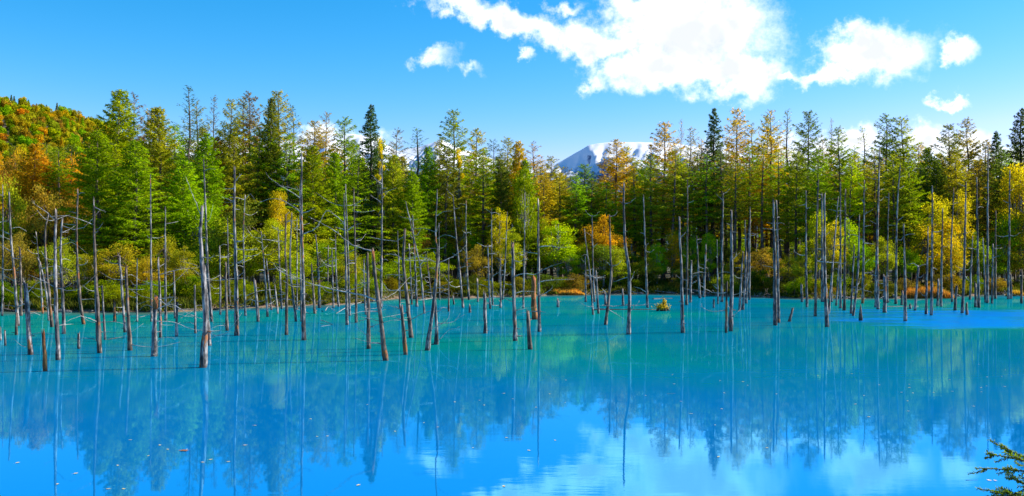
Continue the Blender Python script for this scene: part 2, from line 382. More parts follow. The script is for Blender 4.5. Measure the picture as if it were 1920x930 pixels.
def mtn(X, Y):
    crest = np.interp(X, rx, rz) + fbm(X / 75.0, X * 0, 21, 4) * 9; s = (Y - MD) / 1500.0
    prof = np.where(s < 0, np.clip(1 + s, 0, 1) ** 1.15, np.clip(1 - s * 0.6, 0, 1))
    rg = fbm(X / 48.0 + Y / 300, Y / 160.0, 3, 6, True)
    fine = fbm(X / 55.0, Y / 70.0, 9, 4)
    return crest * prof + (rg - 0.35) * 62 * np.clip(-s * 5, 0, 1) * prof - 34 * np.abs(fbm(X / 17.0 - Y / 60.0 + 0.8 * fine, Y / 300.0, 17, 3)) * np.clip(-s * 9, 0, 1) + fine * 7 * (0.15 + np.clip(-s * 5, 0, 1)) - 4
def mtn_mat():
    m, t = mat('snow_over_forest_slopes'); g = N(t, 'ShaderNodeNewGeometry'); sp = N(t, 'ShaderNodeSeparateXYZ'); t.links.new(g.outputs['Position'], sp.inputs[0])
    mp = N(t, 'ShaderNodeMapping'); mp.inputs['Scale'].default_value = (1, .5, 1); t.links.new(g.outputs['Position'], mp.inputs[0])
    n = noise(t, mp.outputs[0], 0.012, 8, 0.7); n2 = noise(t, mp.outputs[0], 0.05, 5, 0.7)
    h = math_(t, 'ADD', sp.outputs[2], math_(t, 'MULTIPLY', math_(t, 'SUBTRACT', n.outputs[0], .5), 240))
    sn = mrange(t, math_(t, 'ADD', h, math_(t, 'MULTIPLY', math_(t, 'SUBTRACT', n2.outputs[0], .5), 160)), 335, 385)
    gn = N(t, 'ShaderNodeSeparateXYZ'); t.links.new(g.outputs['Normal'], gn.inputs[0])
    st = mrange(t, math_(t, 'ADD', gn.outputs[2], math_(t, 'MULTIPLY', math_(t, 'SUBTRACT', n2.outputs[0], .5), .5)), .50, .68)
    sn = math_(t, 'MULTIPLY', sn, st)
    c = mixc(t, sn, (0.07, 0.12, 0.22), (0.72, 0.75, 0.80))  # blue haze of distance is put into the slope colour below the snow
    b = N(t, 'ShaderNodeBsdfDiffuse'); t.links.new(c, b.inputs[0]); out(t, b.outputs[0]); return m
tag(grid('snowy_mountain', np.arange(-2800, 2900, 9), np.arange(MD - 1550, MD + 600, 14), mtn, mtn_mat()), kind='structure')

# ------------------------------------------------------------------ hill on the left
HR = [(-900, 100), (-300, 140), (0, 178), (60, 190), (130, 206), (180, 222), (260, 246), (400, 290), (560, 350), (760, 430), (900, 486)]
HD = 420.0
hx = np.array([(p - CX) * HD / F for p, _ in HR]); hz = np.array([EYE + (HY - q) * HD / F for _, q in HR])
def hill(X, Y):
    crest = np.interp(X * HD / np.maximum(Y, 50), hx, hz); s = (Y - HD)
    prof = np.where(s < 0, np.clip(1 + s / 230, 0, 1) ** 0.85, np.clip(1 - s / 900, 0, 1))
    return (crest - 3.0) * prof - 1.0 + 0.8 * np.sin(X / 9) * np.sin(Y / 12)
tag(grid('hillside', np.arange(-420, -6, 5), np.arange(186, 800, 6), hill, M_ground), kind='structure')

# ------------------------------------------------------------------ foliage builders
def tri_sprays(mb, centers, dirs, lens, wids, tints):
    """one narrow leaf-spray triangle pair per centre (numpy)"""
    n = len(centers); c = centers; d = dirs / np.linalg.norm(dirs, axis=1, keepdims=True)
    r = NR.normal(size=(n, 3)); s = np.cross(d, r); s /= np.linalg.norm(s, axis=1, keepdims=True) + 1e-9
    a = c - d * lens[:, None] * 0.45; b = c + d * lens[:, None] * 0.55
    p = c + s * wids[:, None] * 0.5; q = c - s * wids[:, None] * 0.5
    v = np.stack([a, p, b, q], 1).reshape(-1, 3); b0 = len(mb.v)
    mb.v.extend(map(tuple, v)); mb.t.extend(np.repeat(tints, 4).tolist())
    mb.f.extend([(b0 + 4 * i, b0 + 4 * i + 1, b0 + 4 * i + 2, b0 + 4 * i + 3) for i in range(n)])
NR = np.random.RandomState(11)

def make_conifer(name, H=20.0, cs=0.2, Rm=2.3, step=0.13, per=34, bare=0.0, drop=0.15, up=0.25, blen=0.34, bw=0.10, seed=1, droop=0.25, stubs=True, shape=0.8, trunk_r=0.22, barezone=0.3):
    """trunk with limbs, crown of needle sprays along every limb; base at the origin"""
    rg = random.Random(seed); global NR; NR = np.random.RandomState(seed)
    root = empty(name, (0, 0, 0))
    tb = MB(); crown = MB()
    wob = [(rg.uniform(-.12, .12), rg.uniform(-.12, .12)) for _ in range(9)]
    def axisp(z):
        u = z / H * 8; i = min(int(u), 7); f = u - i
        k = min(1, z / 3)
        return Vector(((wob[i][0] * (1 - f) + wob[i + 1][0] * f) * k, (wob[i][1] * (1 - f) + wob[i + 1][1] * f) * k, z))
    zs = [-0.5, 0.15, 1] + [H * i / 12 for i in range(1, 13)]
    zs = sorted(set(z for z in zs if z <= H))
    tube(tb, [axisp(max(z, 0)) if z >= 0 else Vector((0, 0, z)) for z in zs], [max(0.012, trunk_r * (1.25 if z < 0.3 else 1) * (1 - max(z, 0) / H) ** 0.8 + 0.012) for z in zs], 7, rg, 0.08)
    z = cs * H; ga = 0
    while z < H - 0.15:
        t = (z - cs * H) / (H - cs * H)
        ga += 2.4 + rg.uniform(-.5, .5)
        full = min(1.0, (1 - t) ** shape * 1.05 + 0.03)
        lowf = min(1.0, 0.45 + t * 4)
        L = Rm * full * lowf * rg.uniform(0.6, 1.12)
        z += step * rg.uniform(0.6, 1.4) * (0.8 + 0.4 * (1 - t))
        if rg.random() < drop: continue
        el_ = up + (0.45 * t) + rg.uniform(-.12, .12) - (0.25 * (1 - t))
        h = Vector((math.cos(ga), math.sin(ga), 0)); p0 = axisp(z)
        pm = p0 + h * (L * 0.5) + Vector((0, 0, L * 0.5 * math.tan(el_) - 0.02 * L))
        p1 = p0 + h * L + Vector((0, 0, L * math.tan(el_) - droop * L * 0.35 * (1 - t)))
        bp_ = spline([p0, pm, p1], 3)
        tube(tb, bp_, [0.03 * (0.4 + (1 - t)), 0.022 * (0.4 + 1 - t), 0.014, 0.005], 3, None, 0, cap=False)
        # bare upper part keeps twigs but few needles
        keep = 1.0 if t < 1 - barezone else 1.0 - bare * min(1, (t - (1 - barezone)) / (barezone * 0.5))
        n = int(per * L * keep / 1.0 + 3)
        s = NR.uniform(0.12, 1.0, n) ** 0.8
        P0, PM, P1 = np.array(p0), np.array(pm), np.array(p1)
        pos = ((1 - s) ** 2)[:, None] * P0 + (2 * s * (1 - s))[:, None] * (2 * PM - 0.5 * P0 - 0.5 * P1) + (s ** 2)[:, None] * P1
        side = np.array([-h.y, h.x, 0.0]); lat = NR.normal(size=n) * 0.24 * L * (1.15 - s) * (s + 0.15) * 1.8
        pos = pos + side * lat[:, None]; pos[:, 2] += NR.normal(size=n) * 0.05 - np.abs(lat) * 0.25 - NR.uniform(0, droop * 0.5, n)
        d = np.array(h)[None] * 0.7 + side[None] * (np.sign(lat)[:, None]) * 0.75 + NR.normal(size=(n, 3)) * 0.45; d[:, 2] -= droop
        tri_sprays(crown, pos, d, NR.uniform(.6, 1.3, n) * blen, NR.uniform(.7, 1.3, n) * bw, np.clip(NR.normal(0.5, 0.22, n) + rg.uniform(-.14, .14), 0, 1))
        # side twigs in the bare zone
        if keep < 0.9 or rg.random() < 0.25:
            for k in range(4):
                u = rg.uniform(.3, .95); q = p0.lerp(p1, u); sd = Vector((-h.y, h.x, 0)) * rg.choice((-1, 1))
                tube(tb, [q, q + (h * .6 + sd + Vector((0, 0, rg.uniform(-.1, .5)))) * (L * 0.22)], [0.012, 0.003], 3, None, 0, cap=False)
    if stubs:
        for k in range(int(26 * cs) + 3):
            z = rg.uniform(0.12, max(cs, .15) + 0.05) * H; a = rg.uniform(0, 6.28); L = rg.uniform(.3, 1.3)
            p = axisp(z); tube(tb, [p, p + Vector((math.cos(a), math.sin(a), rg.uniform(-.25, .25))) * L], [0.02, 0.004], 3, None, 0, cap=False)
    tb.build('trunk', M_bark, root); crown.build('crown', M_needle, root, smooth=False)
    root['H'] = H
    return root

def make_broadleaf(name, H=9.0, Rm=2.4, z0=0.28, clumps=34, per=210, leaf=0.17, seed=1, shrub=False, pale=False, narrow=1.0, hollow=0.35, sm=0.5):
    rg = random.Random(seed); global NR; NR = np.random.RandomState(seed)
    root = empty(name, (0, 0, 0)); tb = MB(); crown = MB()
    cz = H * (z0 + (1 - z0) / 2); hz_ = H * (1 - z0) / 2
    nst = 4 if shrub else 1
    tops = []
    for k in range(nst):
        a = rg.uniform(0, 6.28); sp_ = 0.5 * Rm if shrub else 0.2
        p = [Vector((0.1 * k, 0, -0.3)), Vector((0.15 * math.cos(a), .15 * math.sin(a), H * 0.25)), Vector((sp_ * .7 * math.cos(a), sp_ * .7 * math.sin(a), H * 0.6)), Vector((sp_ * math.cos(a), sp_ * math.sin(a), H * 0.9))]
        r0 = (0.05 if shrub else 0.018 * H)
        tube(tb, spline(p, 8), [r0 * (1 - i / 8.6) for i in range(9)], 6, rg, 0.1)
        tops.append(p)
    for k in range(clumps):
        while True:
            v = Vector((rg.uniform(-1, 1), rg.uniform(-1, 1), rg.uniform(-1, 1)))
            if hollow < v.length < 1: break
        taper = 1 - 0.45 * max(0, v.z)
        c = Vector((v.x * Rm * taper * narrow, v.y * Rm * taper * narrow, cz + v.z * hz_ * 0.92))
        st = rg.choice(tops); q = spline(st, 8)[rg.randint(2, 7)]
        tube(tb, spline([q, q.lerp(c, .5) + Vector((0, 0, -.15)), c], 3), [0.006 * H, .004 * H, .003 * H, 0.006], 3, None, 0, cap=False)
        n = int(per * rg.uniform(.5, 1.3)); rr = rg.uniform(.5, 1.1) * Rm * sm
        pos = NR.normal(size=(n, 3)); pos /= np.linalg.norm(pos, axis=1, keepdims=True); pos *= (NR.uniform(0.1, 1, n) ** 0.6)[:, None] * rr
        pos[:, 2] *= 0.62; pos += np.array(c); pos[:, 2] = np.maximum(pos[:, 2], 0.05)
        d = NR.normal(size=(n, 3)); d[:, 2] -= 0.3
        tri_sprays(crown, pos, d, NR.uniform(.6, 1.3, n) * leaf, NR.uniform(.6, 1.2, n) * leaf * 0.7, np.clip(NR.normal(0.5, 0.2, n) + rg.uniform(-.22, .22), 0, 1))
    tb.build('stem' if shrub else 'trunk', M_birch if pale else M_bark, root); crown.build('crown', M_leaf, root, smooth=False)
    root['H'] = H
    return root

P = {}
P['dense'] = [make_conifer('larch_tree', cs=0.08, Rm=3.6, step=0.08, per=56, blen=.34, bw=.085, shape=.62, bare=0.25, seed=s, drop=.08, droop=.35) for s in (1, 2, 3)]
P['larch'] = [make_conifer('larch_tree', cs=0.33, Rm=3.3, step=0.10, per=46, blen=.33, bw=.08, shape=.6, bare=0.55, seed=s, drop=.18) for s in (4, 5, 6)]
P['thin'] = [make_conifer('larch_tree', cs=0.48, Rm=3.0, step=0.12, per=42, blen=.31, bw=.075, shape=.58, bare=0.75, seed=s, drop=.25, barezone=.45) for s in (7, 8, 9)]
P['bare'] = [make_conifer('larch_tree', cs=0.25, Rm=3.3, step=0.13, per=34, blen=.30, bw=.07, bare=0.9, seed=s, drop=.15, barezone=.55, up=.3, shape=.75) for s in (10, 11)]
P['spruce'] = [make_conifer('spruce_tree', cs=0.10, Rm=2.8, step=0.085, per=50, bw=.085, bare=0.1, seed=s, drop=.08, up=.05, droop=.3, blen=.28, shape=.7) for s in (12, 13)]
P['birch'] = [make_broadleaf('birch_tree', H=10, Rm=2.6, z0=.2, clumps=46, per=190, leaf=.19, seed=s, pale=True, narrow=.8) for s in (21, 22)]
P['maple'] = [make_broadleaf('maple_tree', H=9, Rm=3.0, z0=.25, clumps=46, per=200, leaf=.2, seed=s) for s in (23, 24)]
P['shrub'] = [make_broadleaf('bank_shrub', H=3.2, Rm=1.9, z0=.02, clumps=26, per=170, leaf=.15, seed=s, shrub=True, hollow=.1) for s in (25, 26, 27)]
P['vine'] = [make_broadleaf('birch_tree', H=12, Rm=1.1, z0=.15, clumps=44, per=110, leaf=.2, seed=s, pale=True, hollow=.1, sm=.45) for s in (28,)]
used = set()
KINDCAT = {'dense': 'tree', 'larch': 'tree', 'thin': 'tree', 'bare': 'tree', 'spruce': 'tree', 'birch': 'tree', 'maple': 'tree', 'shrub': 'bush', 'vine': 'tree'}
plants = []       # (object, label stem, px, row) labelled together at the end
def plant(kind, x, y, H, wid=1.0, col=(0.05, 0.09, 0.015), k=None, stem=None, row='front', group=None):
    lst = P[kind]; i = rng.randrange(len(lst)) if k is None else k % len(lst); src = lst[i]
    if (kind, i) not in used: used.add((kind, i)); o = src
    else: o = copy_tree(src)
    o.location = (x, y, gz(x, y) - 0.03); o.rotation_euler = (rng.uniform(-.02, .02), rng.uniform(-.02, .02), rng.uniform(0, 6.28))
    s = H / src['H']; w = s * wid; o.scale = (w, w, s)
    for ch in o.children: ch.color = tuple(col) + (1,)
    o['category'] = KINDCAT[kind]
    plants.append((o, stem, x / max(y, 1) * F + CX, row, group)); return o

COL = {'green': (0.21, 0.33, 0.006), 'lime': (0.30, 0.40, 0.006), 'olive': (0.34, 0.34, 0.016), 'gold': (0.52, 0.35, 0.014), 'dark': (0.13, 0.18, 0.018),
       'bluish': (0.07, 0.12, 0.04), 'orange': (0.60, 0.27, 0.012), 'yellow': (0.48, 0.40, 0.012), 'brown': (0.36, 0.25, 0.035), 'grey': (0.20, 0.17, 0.08)}
CN = {'green': 'green', 'lime': 'bright green', 'olive': 'olive', 'gold': 'golden', 'dark': 'dark green', 'bluish': 'blue-green', 'orange': 'orange', 'yellow': 'yellow', 'brown': 'brownish', 'grey': 'greyish'}
def vary(c, a=0.16): return tuple(x * rng.uniform(1 - a, 1 + a) for x in COL[c])

# skyline trees: tip px, tip py, distance, kind, colour, width factor
SKY = [(218, 167, 84, 'dense', 'lime', 1.1), (250, 176, 100, 'thin', 'grey', 1.0), (277, 206, 104, 'larch', 'olive', 1.0), (303, 200, 86, 'dense', 'olive', .95),
       (353, 160, 96, 'bare', 'bluish', 1.15), (374, 190, 104, 'thin', 'olive', 1.), (401, 180, 104, 'bare', 'grey', .8), (427, 186, 100, 'larch', 'olive', .95), (452, 184, 106, 'thin', 'olive', .95), (470, 173, 102, 'larch', 'grey', .95),
       (507, 182, 92, 'dense', 'dark', .6), (527, 171, 100, 'larch', 'olive', 1.15), (552, 200, 106, 'bare', 'bluish', .9), (588, 228, 106, 'larch', 'olive', 1.), (604, 211, 110, 'thin', 'brown', .9), (642, 220, 104, 'larch', 'green', 1.05),
       (697, 193, 98, 'spruce', 'bluish', 1.1), (740, 242, 110, 'thin', 'grey', .9), (779, 240, 108, 'bare', 'green', 1.4), (853, 206, 108, 'larch', 'green', 1.1), (893, 240, 112, 'larch', 'olive', 1.1), (930, 262, 116, 'thin', 'bluish', 1.),
       (955, 258, 118, 'larch', 'olive', 1.), (972, 264, 112, 'dense', 'gold', .8), (1003, 266, 120, 'thin', 'brown', 1.), (1035, 293, 122, 'larch', 'olive', 1.0), (1062, 312, 126, 'thin', 'grey', 1.), (1096, 308, 118, 'larch', 'green', 1.1),
       (1158, 262, 116, 'larch', 'gold', 1.15), (1172, 275, 118, 'larch', 'gold', 1.), (1140, 285, 120, 'thin', 'gold', 1.), (1205, 300, 124, 'larch', 'green', 1.), (1243, 229, 114, 'larch', 'gold', 1.2), (1272, 224, 120, 'bare', 'gold', .55), (1291, 240, 122, 'thin', 'brown', 1.),
       (1335, 202, 112, 'spruce', 'bluish', 1.15), (1386, 205, 116, 'larch', 'gold', 1.1), (1413, 232, 122, 'thin', 'olive', 1.), (1436, 216, 120, 'larch', 'olive', .9), (1450, 207, 116, 'thin', 'gold', 1.1), (1478, 205, 116, 'bare', 'olive', 1.1), (1513, 209, 112, 'larch', 'dark', 1.1),
       (1557, 222, 114, 'bare', 'brown', .45), (1577, 238, 106, 'larch', 'green', 1.), (1600, 285, 116, 'larch', 'olive', 1.), (1624, 238, 112, 'bare', 'olive', 1.), (1660, 214, 110, 'larch', 'dark', 1.1), (1693, 219, 110, 'larch', 'olive', 1.1), (1717, 270, 118, 'larch', 'olive', 1.), (1742, 276, 108, 'dense', 'olive', .8),
       (1778, 234, 108, 'larch', 'dark', 1.1), (1820, 222, 112, 'larch', 'brown', 1.05), (1845, 262, 116, 'larch', 'brown', 1.), (1868, 244, 110, 'spruce', 'bluish', 1.), (1912, 202, 112, 'spruce', 'bluish', 1.25), (1960, 230, 112, 'larch', 'brown', 1.), (2010, 215, 112, 'larch', 'olive', 1.),
       (1310, 262, 124, 'thin', 'gold', 1.), (1360, 270, 122, 'thin', 'olive', 1.), (1540, 262, 120, 'thin', 'brown', 1.), (823, 262, 112, 'larch', 'olive', .9), (668, 262, 108, 'larch', 'green', .9), (720, 262, 106, 'larch', 'olive', .9), (1015, 300, 116, 'thin', 'gold', .9)]
for (px, py, D, kind, c, w) in SKY:
    x = (px - CX) * D / F; H = EYE + (HY - py) * D / F - gz(x, D)
    plant(kind, x, D, H, w * 20 / H * 1.0, vary(c), None, (CN[c], kind), 'skyline')

# front rows of the forest: px, tip py, D, kind, colour, width
FR = [(185, 245, 78, 'dense', 'green', 1.15), (255, 262, 77, 'dense', 'green', 1.1), (345, 300, 80, 'dense', 'lime', 1.1), (390, 250, 86, 'dense', 'green', .9), (325, 235, 90, 'larch', 'lime', 1.), (440, 255, 90, 'larch', 'olive', 1.), (482, 240, 92, 'larch', 'olive', 1.),
      (545, 250, 92, 'larch', 'green', 1.), (590, 272, 92, 'dense', 'green', .95), (627, 285, 94, 'dense', 'green', .8), (668, 290, 96, 'larch', 'green', 1.1), (735, 290, 98, 'dense', 'olive', .9), (768, 320, 98, 'dense', 'green', .8), (805, 275, 102, 'dense', 'green', .8), (835, 280, 102, 'larch', 'dark', 1.),
      (905, 280, 104, 'larch', 'green', 1.1), (940, 300, 104, 'dense', 'dark', .7), (985, 300, 104, 'dense', 'green', .8), (1020, 330, 106, 'larch', 'olive', 1.1), (1048, 325, 108, 'larch', 'olive', 1.1), (1078, 330, 108, 'larch', 'green', 1.1), (1110, 335, 110, 'larch', 'dark', 1.), (1190, 310, 112, 'thin', 'olive', 1.1),
      (1222, 290, 110, 'larch', 'olive', 1.2), (1262, 275, 108, 'thin', 'olive', 1.2), (1300, 290, 110, 'thin', 'dark', 1.1), (1325, 290, 108, 'thin', 'green', 1.1), (1352, 280, 108, 'thin', 'dark', 1.2), (1378, 285, 106, 'thin', 'olive', 1.), (1405, 275, 108, 'thin', 'green', 1.1), (1428, 280, 106, 'thin', 'olive', 1.), (1462, 280, 106, 'thin', 'green', 1.1), (1492, 285, 104, 'larch', 'green', 1.),
      (1530, 280, 102, 'larch', 'green', 1.), (1590, 300, 102, 'larch', 'lime', .9), (1608, 290, 106, 'thin', 'olive', 1.1), (1640, 280, 104, 'thin', 'olive', 1.), (1675, 290, 102, 'larch', 'olive', 1.), (1705, 300, 102, 'larch', 'green', 1.), (1725, 310, 104, 'larch', 'dark', 1.), (1758, 300, 104, 'dense', 'dark', .8), (1795, 290, 104, 'larch', 'olive', 1.), (1835, 300, 106, 'larch', 'brown', 1.1), (1880, 280, 106, 'larch', 'dark', 1.), (1935, 290, 106, 'larch', 'olive', 1.)]
for (px, py, D, kind, c, w) in FR:
    x = (px - CX) * D / F; H = EYE + (HY - py) * D / F - gz(x, D)
    plant(kind, x, D, H, w * 18 / H, vary(c), None, (CN[c], kind), 'front')
# inner forest, behind the front rows
for i in range(74):
    px = -60 + i * 28.5 + rng.uniform(-9, 9); D = rng.uniform(112, 150) - (24 if px < 600 else 0)
    tip = np.interp(px, [0, 200, 560, 700, 1000, 1100, 1250, 1600, 2000], [262, 225, 240, 265, 300, 322, 275, 268, 260]) + rng.uniform(0, 40)
    if px < 160: tip = 265 + rng.uniform(0, 30)
    x = (px - CX) * D / F; H = EYE + (HY - tip) * D / F - gz(x, D)
    c = rng.choice(['green', 'olive', 'olive', 'green', 'dark', 'gold']); kd = rng.choice(['larch', 'thin', 'larch', 'dense' if px < 900 else 'thin'])
    plant(kd, x, D, H, rng.uniform(.85, 1.1) * 19 / H, vary(c), None, (CN[c], kd), 'inner', 'inner larches behind the front rows')
# broadleaf trees and large bushes at the edge: px, top py, D, kind, colour, width px
BL = [(12, 330, 78, 'maple', 'olive', 90), (50, 268, 92, 'maple', 'gold', 90), (92, 285, 90, 'maple', 'orange', 80), (135, 290, 92, 'maple', 'gold', 80), (20, 280, 96, 'maple', 'brown', 90), (80, 340, 80, 'maple', 'brown', 100), (140, 350, 80, 'birch', 'brown', 80), (-40, 290, 84, 'maple', 'gold', 100),
      (35, 430, 70, 'maple', 'brown', 80), (115, 440, 71, 'maple', 'olive', 90), (225, 455, 69, 'maple', 'olive', 120), (165, 470, 69, 'birch', 'olive', 60), (310, 440, 72, 'maple', 'olive', 80), (275, 480, 69, 'maple', 'olive', 70), (345, 455, 71, 'birch', 'olive', 60),
      (425, 408, 77, 'maple', 'olive', 130), (385, 440, 76, 'maple', 'olive', 80), (470, 425, 78, 'birch', 'lime', 70), (520, 343, 84, 'birch', 'yellow', 58), (512, 400, 81, 'birch', 'lime', 66), (560, 440, 80, 'birch', 'lime', 62), (600, 450, 82, 'maple', 'green', 70), (655, 470, 84, 'maple', 'olive', 70), (540, 480, 78, 'maple', 'lime', 60),
      (700, 470, 88, 'maple', 'green', 80), (752, 480, 92, 'maple', 'green', 70), (805, 470, 94, 'maple', 'green', 80), (775, 395, 100, 'maple', 'brown', 60), (858, 265, 103, 'vine', 'yellow', 34), (895, 455, 96, 'maple', 'brown', 60), (712, 245, 97, 'vine', 'yellow', 30), (870, 400, 102, 'vine', 'yellow', 34),
      (935, 380, 99, 'birch', 'yellow', 50), (985, 300, 102, 'birch', 'green', 64), (960, 420, 97, 'birch', 'olive', 50), (1045, 405, 101, 'birch', 'lime', 84), (1015, 400, 104, 'birch', 'olive', 50), (1132, 398, 104, 'maple', 'gold', 90), (1108, 420, 103, 'maple', 'gold', 60), (1158, 440, 104, 'maple', 'gold', 50), (1092, 450, 102, 'birch', 'lime', 50),
      (1185, 440, 107, 'vine', 'orange', 22), (1262, 425, 106, 'birch', 'yellow', 56), (1232, 450, 104, 'birch', 'lime', 46), (1300, 440, 105, 'maple', 'green', 50), (1330, 430, 104, 'birch', 'lime', 50), (1215, 480, 102, 'maple', 'olive', 60), (1290, 485, 101, 'maple', 'dark', 60), (1160, 490, 100, 'maple', 'olive', 60),
      (1430, 460, 96, 'maple', 'brown', 70), (1385, 470, 98, 'maple', 'olive', 60), (1480, 480, 94, 'maple', 'olive', 60), (1535, 385, 94, 'birch', 'lime', 56), (1560, 405, 92, 'birch', 'yellow', 60), (1590, 400, 93, 'birch', 'lime', 50), (1510, 470, 91, 'maple', 'olive', 50), (1615, 450, 92, 'maple', 'green', 50), (1655, 440, 93, 'maple', 'olive', 56), (1695, 460, 94, 'maple', 'green', 56),
      (1750, 352, 97, 'birch', 'yellow', 84), (1735, 420, 95, 'maple', 'yellow', 80), (1778, 400, 96, 'birch', 'yellow', 66), (1800, 345, 99, 'birch', 'yellow', 60), (1770, 450, 95, 'maple', 'olive', 76), (1825, 430, 99, 'maple', 'green', 60), (1908, 292, 103, 'birch', 'yellow', 110), (1885, 390, 102, 'birch', 'lime', 90), (1915, 440, 101, 'maple', 'olive', 80), (1960, 350, 102, 'birch', 'yellow', 100), (1855, 460, 100, 'maple', 'green', 60)]
RMX = {'maple': 3.6, 'birch': 3.0, 'vine': 1.5}
for (px, py, D, kind, c, wpx) in BL:
    x = (px - CX) * D / F; H = EYE + (HY - py) * D / F - gz(x, D)
    src = P[kind][0]; s = H / src['H']; w = (wpx * D / F / 2) / RMX[kind] / s
    plant(kind, x, D, H, w * 1.1, vary(c), None, (CN[c], kind), 'edge')
# shrubs along the water's edge
for i in range(96):
    px = -40 + i * 21 + rng.uniform(-7, 7)
    for it in range(4):
        D = float(shore((px - CX) * (dd := 80 if it == 0 else D) / F)) + 0.0
    D += rng.uniform(0.8, 5); x = (px - CX) * D / F
    if 1075 < px < 1135 or 1000 < px < 1010: pass
    c = rng.choice(['green', 'olive', 'dark', 'lime', 'green', 'lime'] if px < 1150 else ['green', 'olive', 'dark', 'green', 'brown', 'dark'])
    if 1060 < px < 1110 or 1700 < px < 1790: c = rng.choice(['gold', 'brown', 'brown'])
    plant('shrub', x, D, rng.uniform(.7, 2.0), rng.uniform(.9, 1.3), tuple(v * .62 for v in vary(c)), None, (CN[c], 'shrub'), 'bank', 'shrubs along the far bank')
for i in range(40):
    px = 600 + i * 34 + rng.uniform(-12, 12); D = rng.uniform(108, 135); x = (px - CX) * D / F
    tip = np.interp(px, [600, 1000, 1090, 1250, 1600, 2000], [290, 318, 345, 300, 290, 285]) + rng.uniform(-8, 34)
    H = EYE + (HY - tip) * D / F - gz(x, D); c = rng.choice(['olive', 'olive', 'green', 'gold', 'lime']); kd = rng.choice(['larch', 'thin'])
    plant(kd, x, D, H, 20 / H, vary(c), None, (CN[c], kd), 'mid', 'slim larches filling the middle of the forest')
for i in range(44):
    px = 560 + i * 33 + rng.uniform(-9, 9); D = rng.uniform(150, 178); x = (px - CX) * D / F; tip = 372 + rng.uniform(-25, 25)
    H = EYE + (HY - tip) * D / F - gz(x, D); c = rng.choice(['green', 'olive', 'dark'])
    plant('dense', x, D, H, 26 / H, vary(c), None, (CN[c], 'dense'), 'low', 'young larches at the back of the forest')
# understorey between the trunks
for i in range(64):
    px = -40 + i * 31.5 + rng.uniform(-10, 10); D = rng.uniform(100, 128) - (22 if px < 600 else 0); x = (px - CX) * D / F
    kd = rng.choice(['birch', 'maple']); H = rng.uniform(5, 8.5) * (1 if px < 900 else .7); c = rng.choice(['green', 'olive', 'lime', 'dark', 'green', 'olive'])
    plant(kd, x, D, H, rng.uniform(.9, 1.2) * (1.1 if kd == 'maple' else 1.3), vary(c), None, (CN[c], kd), 'under', 'understorey trees between the larches')
# ------------------------------------------------------------------ trees of the hillside
HC = {}
def hill_proto(kind, seed):
    rg = random.Random(seed); global NR; NR = np.random.RandomState(seed); mb = MB()
    if kind == 'round':
        tube(mb, [(0, 0, -1), (0, 0, 3)], [.15, .08], 5)
        for k in range(16):
            v = Vector((rg.gauss(0, 1), rg.gauss(0, 1), rg.gauss(0, 1))).normalized() * rg.uniform(.3, 1)
            c = np.array((v.x * 2.0, v.y * 2.0, 4.2 + v.z * 2.2)); n = 95
            pos = NR.normal(size=(n, 3)); pos /= np.linalg.norm(pos, axis=1, keepdims=True); pos *= 0.95 * (NR.uniform(.2, 1, n) ** .6)[:, None]; pos += c
            tri_sprays(mb, pos, NR.normal(size=(n, 3)), NR.uniform(.3, .6, n), NR.uniform(.25, .4, n), np.clip(NR.normal(.5, .2, n) + rg.uniform(-.2, .2), 0, 1))
    else:
        tube(mb, [(0, 0, -1), (0, 0, 8)], [.15, .03], 5)
        for z in np.arange(1, 8, .22):
            n = 40; L = 1.9 * (1 - z / 8.2); a = NR.uniform(0, 6.28, n); rr = L * NR.uniform(.2, 1, n)
            pos = np.stack([np.cos(a) * rr, np.sin(a) * rr, z - rr * .25], -1); d = np.stack([np.cos(a), np.sin(a), 0 * a - .2], -1) + NR.normal(size=(n, 3)) * .3
            tri_sprays(mb, pos, d, NR.uniform(.3, .6, n), NR.uniform(.12, .25, n), np.clip(NR.normal(.5, .2, n), 0, 1))
    return mb.mesh('hillside_tree', M_leaf, False)
HP = [hill_proto('round', 31), hill_proto('round', 32), hill_proto('round', 33)]; HS = hill_proto('cone', 34)
hill_list = []
for row in range(24):
    y = 205 + row * 9.6
    for px in np.arange(-40, 330, 3.6 * F / y * 1.05):
        pxx = px + rng.uniform(-5, 5); yy = y + rng.uniform(-4, 4)
        x = (pxx - CX) * yy / F; z = float(hill(np.array(x), np.array(yy)))
        py = HY - (z + 5 - EYE) * F / yy
        if pxx > 215 or py > 325: continue
        if z < 6: continue
        crest = row >= 22
        c = rng.choices(['green', 'olive', 'gold', 'yellow', 'orange', 'brown', 'lime'], [3, 10, 2.0, 1.8, .12, .3, 4])[0]
        if crest and rng.random() < .22: c = 'dark'
        hill_list.append((pxx, yy, x, z, c, py))
hill_list.sort(key=lambda q: -q[5])
for (pxx, yy, x, z, c, py) in hill_list:
    me = HS if c == 'dark' or rng.random() < .04 else rng.choice(HP)
    o = bpy.data.objects.new('hillside_tree', me); C.objects.link(o)
    s = rng.uniform(.8, 1.15); o.location = (x, yy, z - 1.2); o.scale = (s * rng.uniform(.85, 1.1), s, s * rng.uniform(.85, 1.1)); o.rotation_euler = (0, 0, rng.uniform(0, 6.28))
    o.color = tuple(v * (.95 if c not in ('dark',) else 1) for v in vary(c, .25)) + (1,); o['category'] = 'tree'
    band = 'crest' if yy > 395 else 'upper slope' if yy > 330 else 'middle slope' if yy > 265 else 'lower slope'
    plants.append((o, (CN[c], 'hill', band), pxx, 'hill', 'autumn trees on the hillside'))

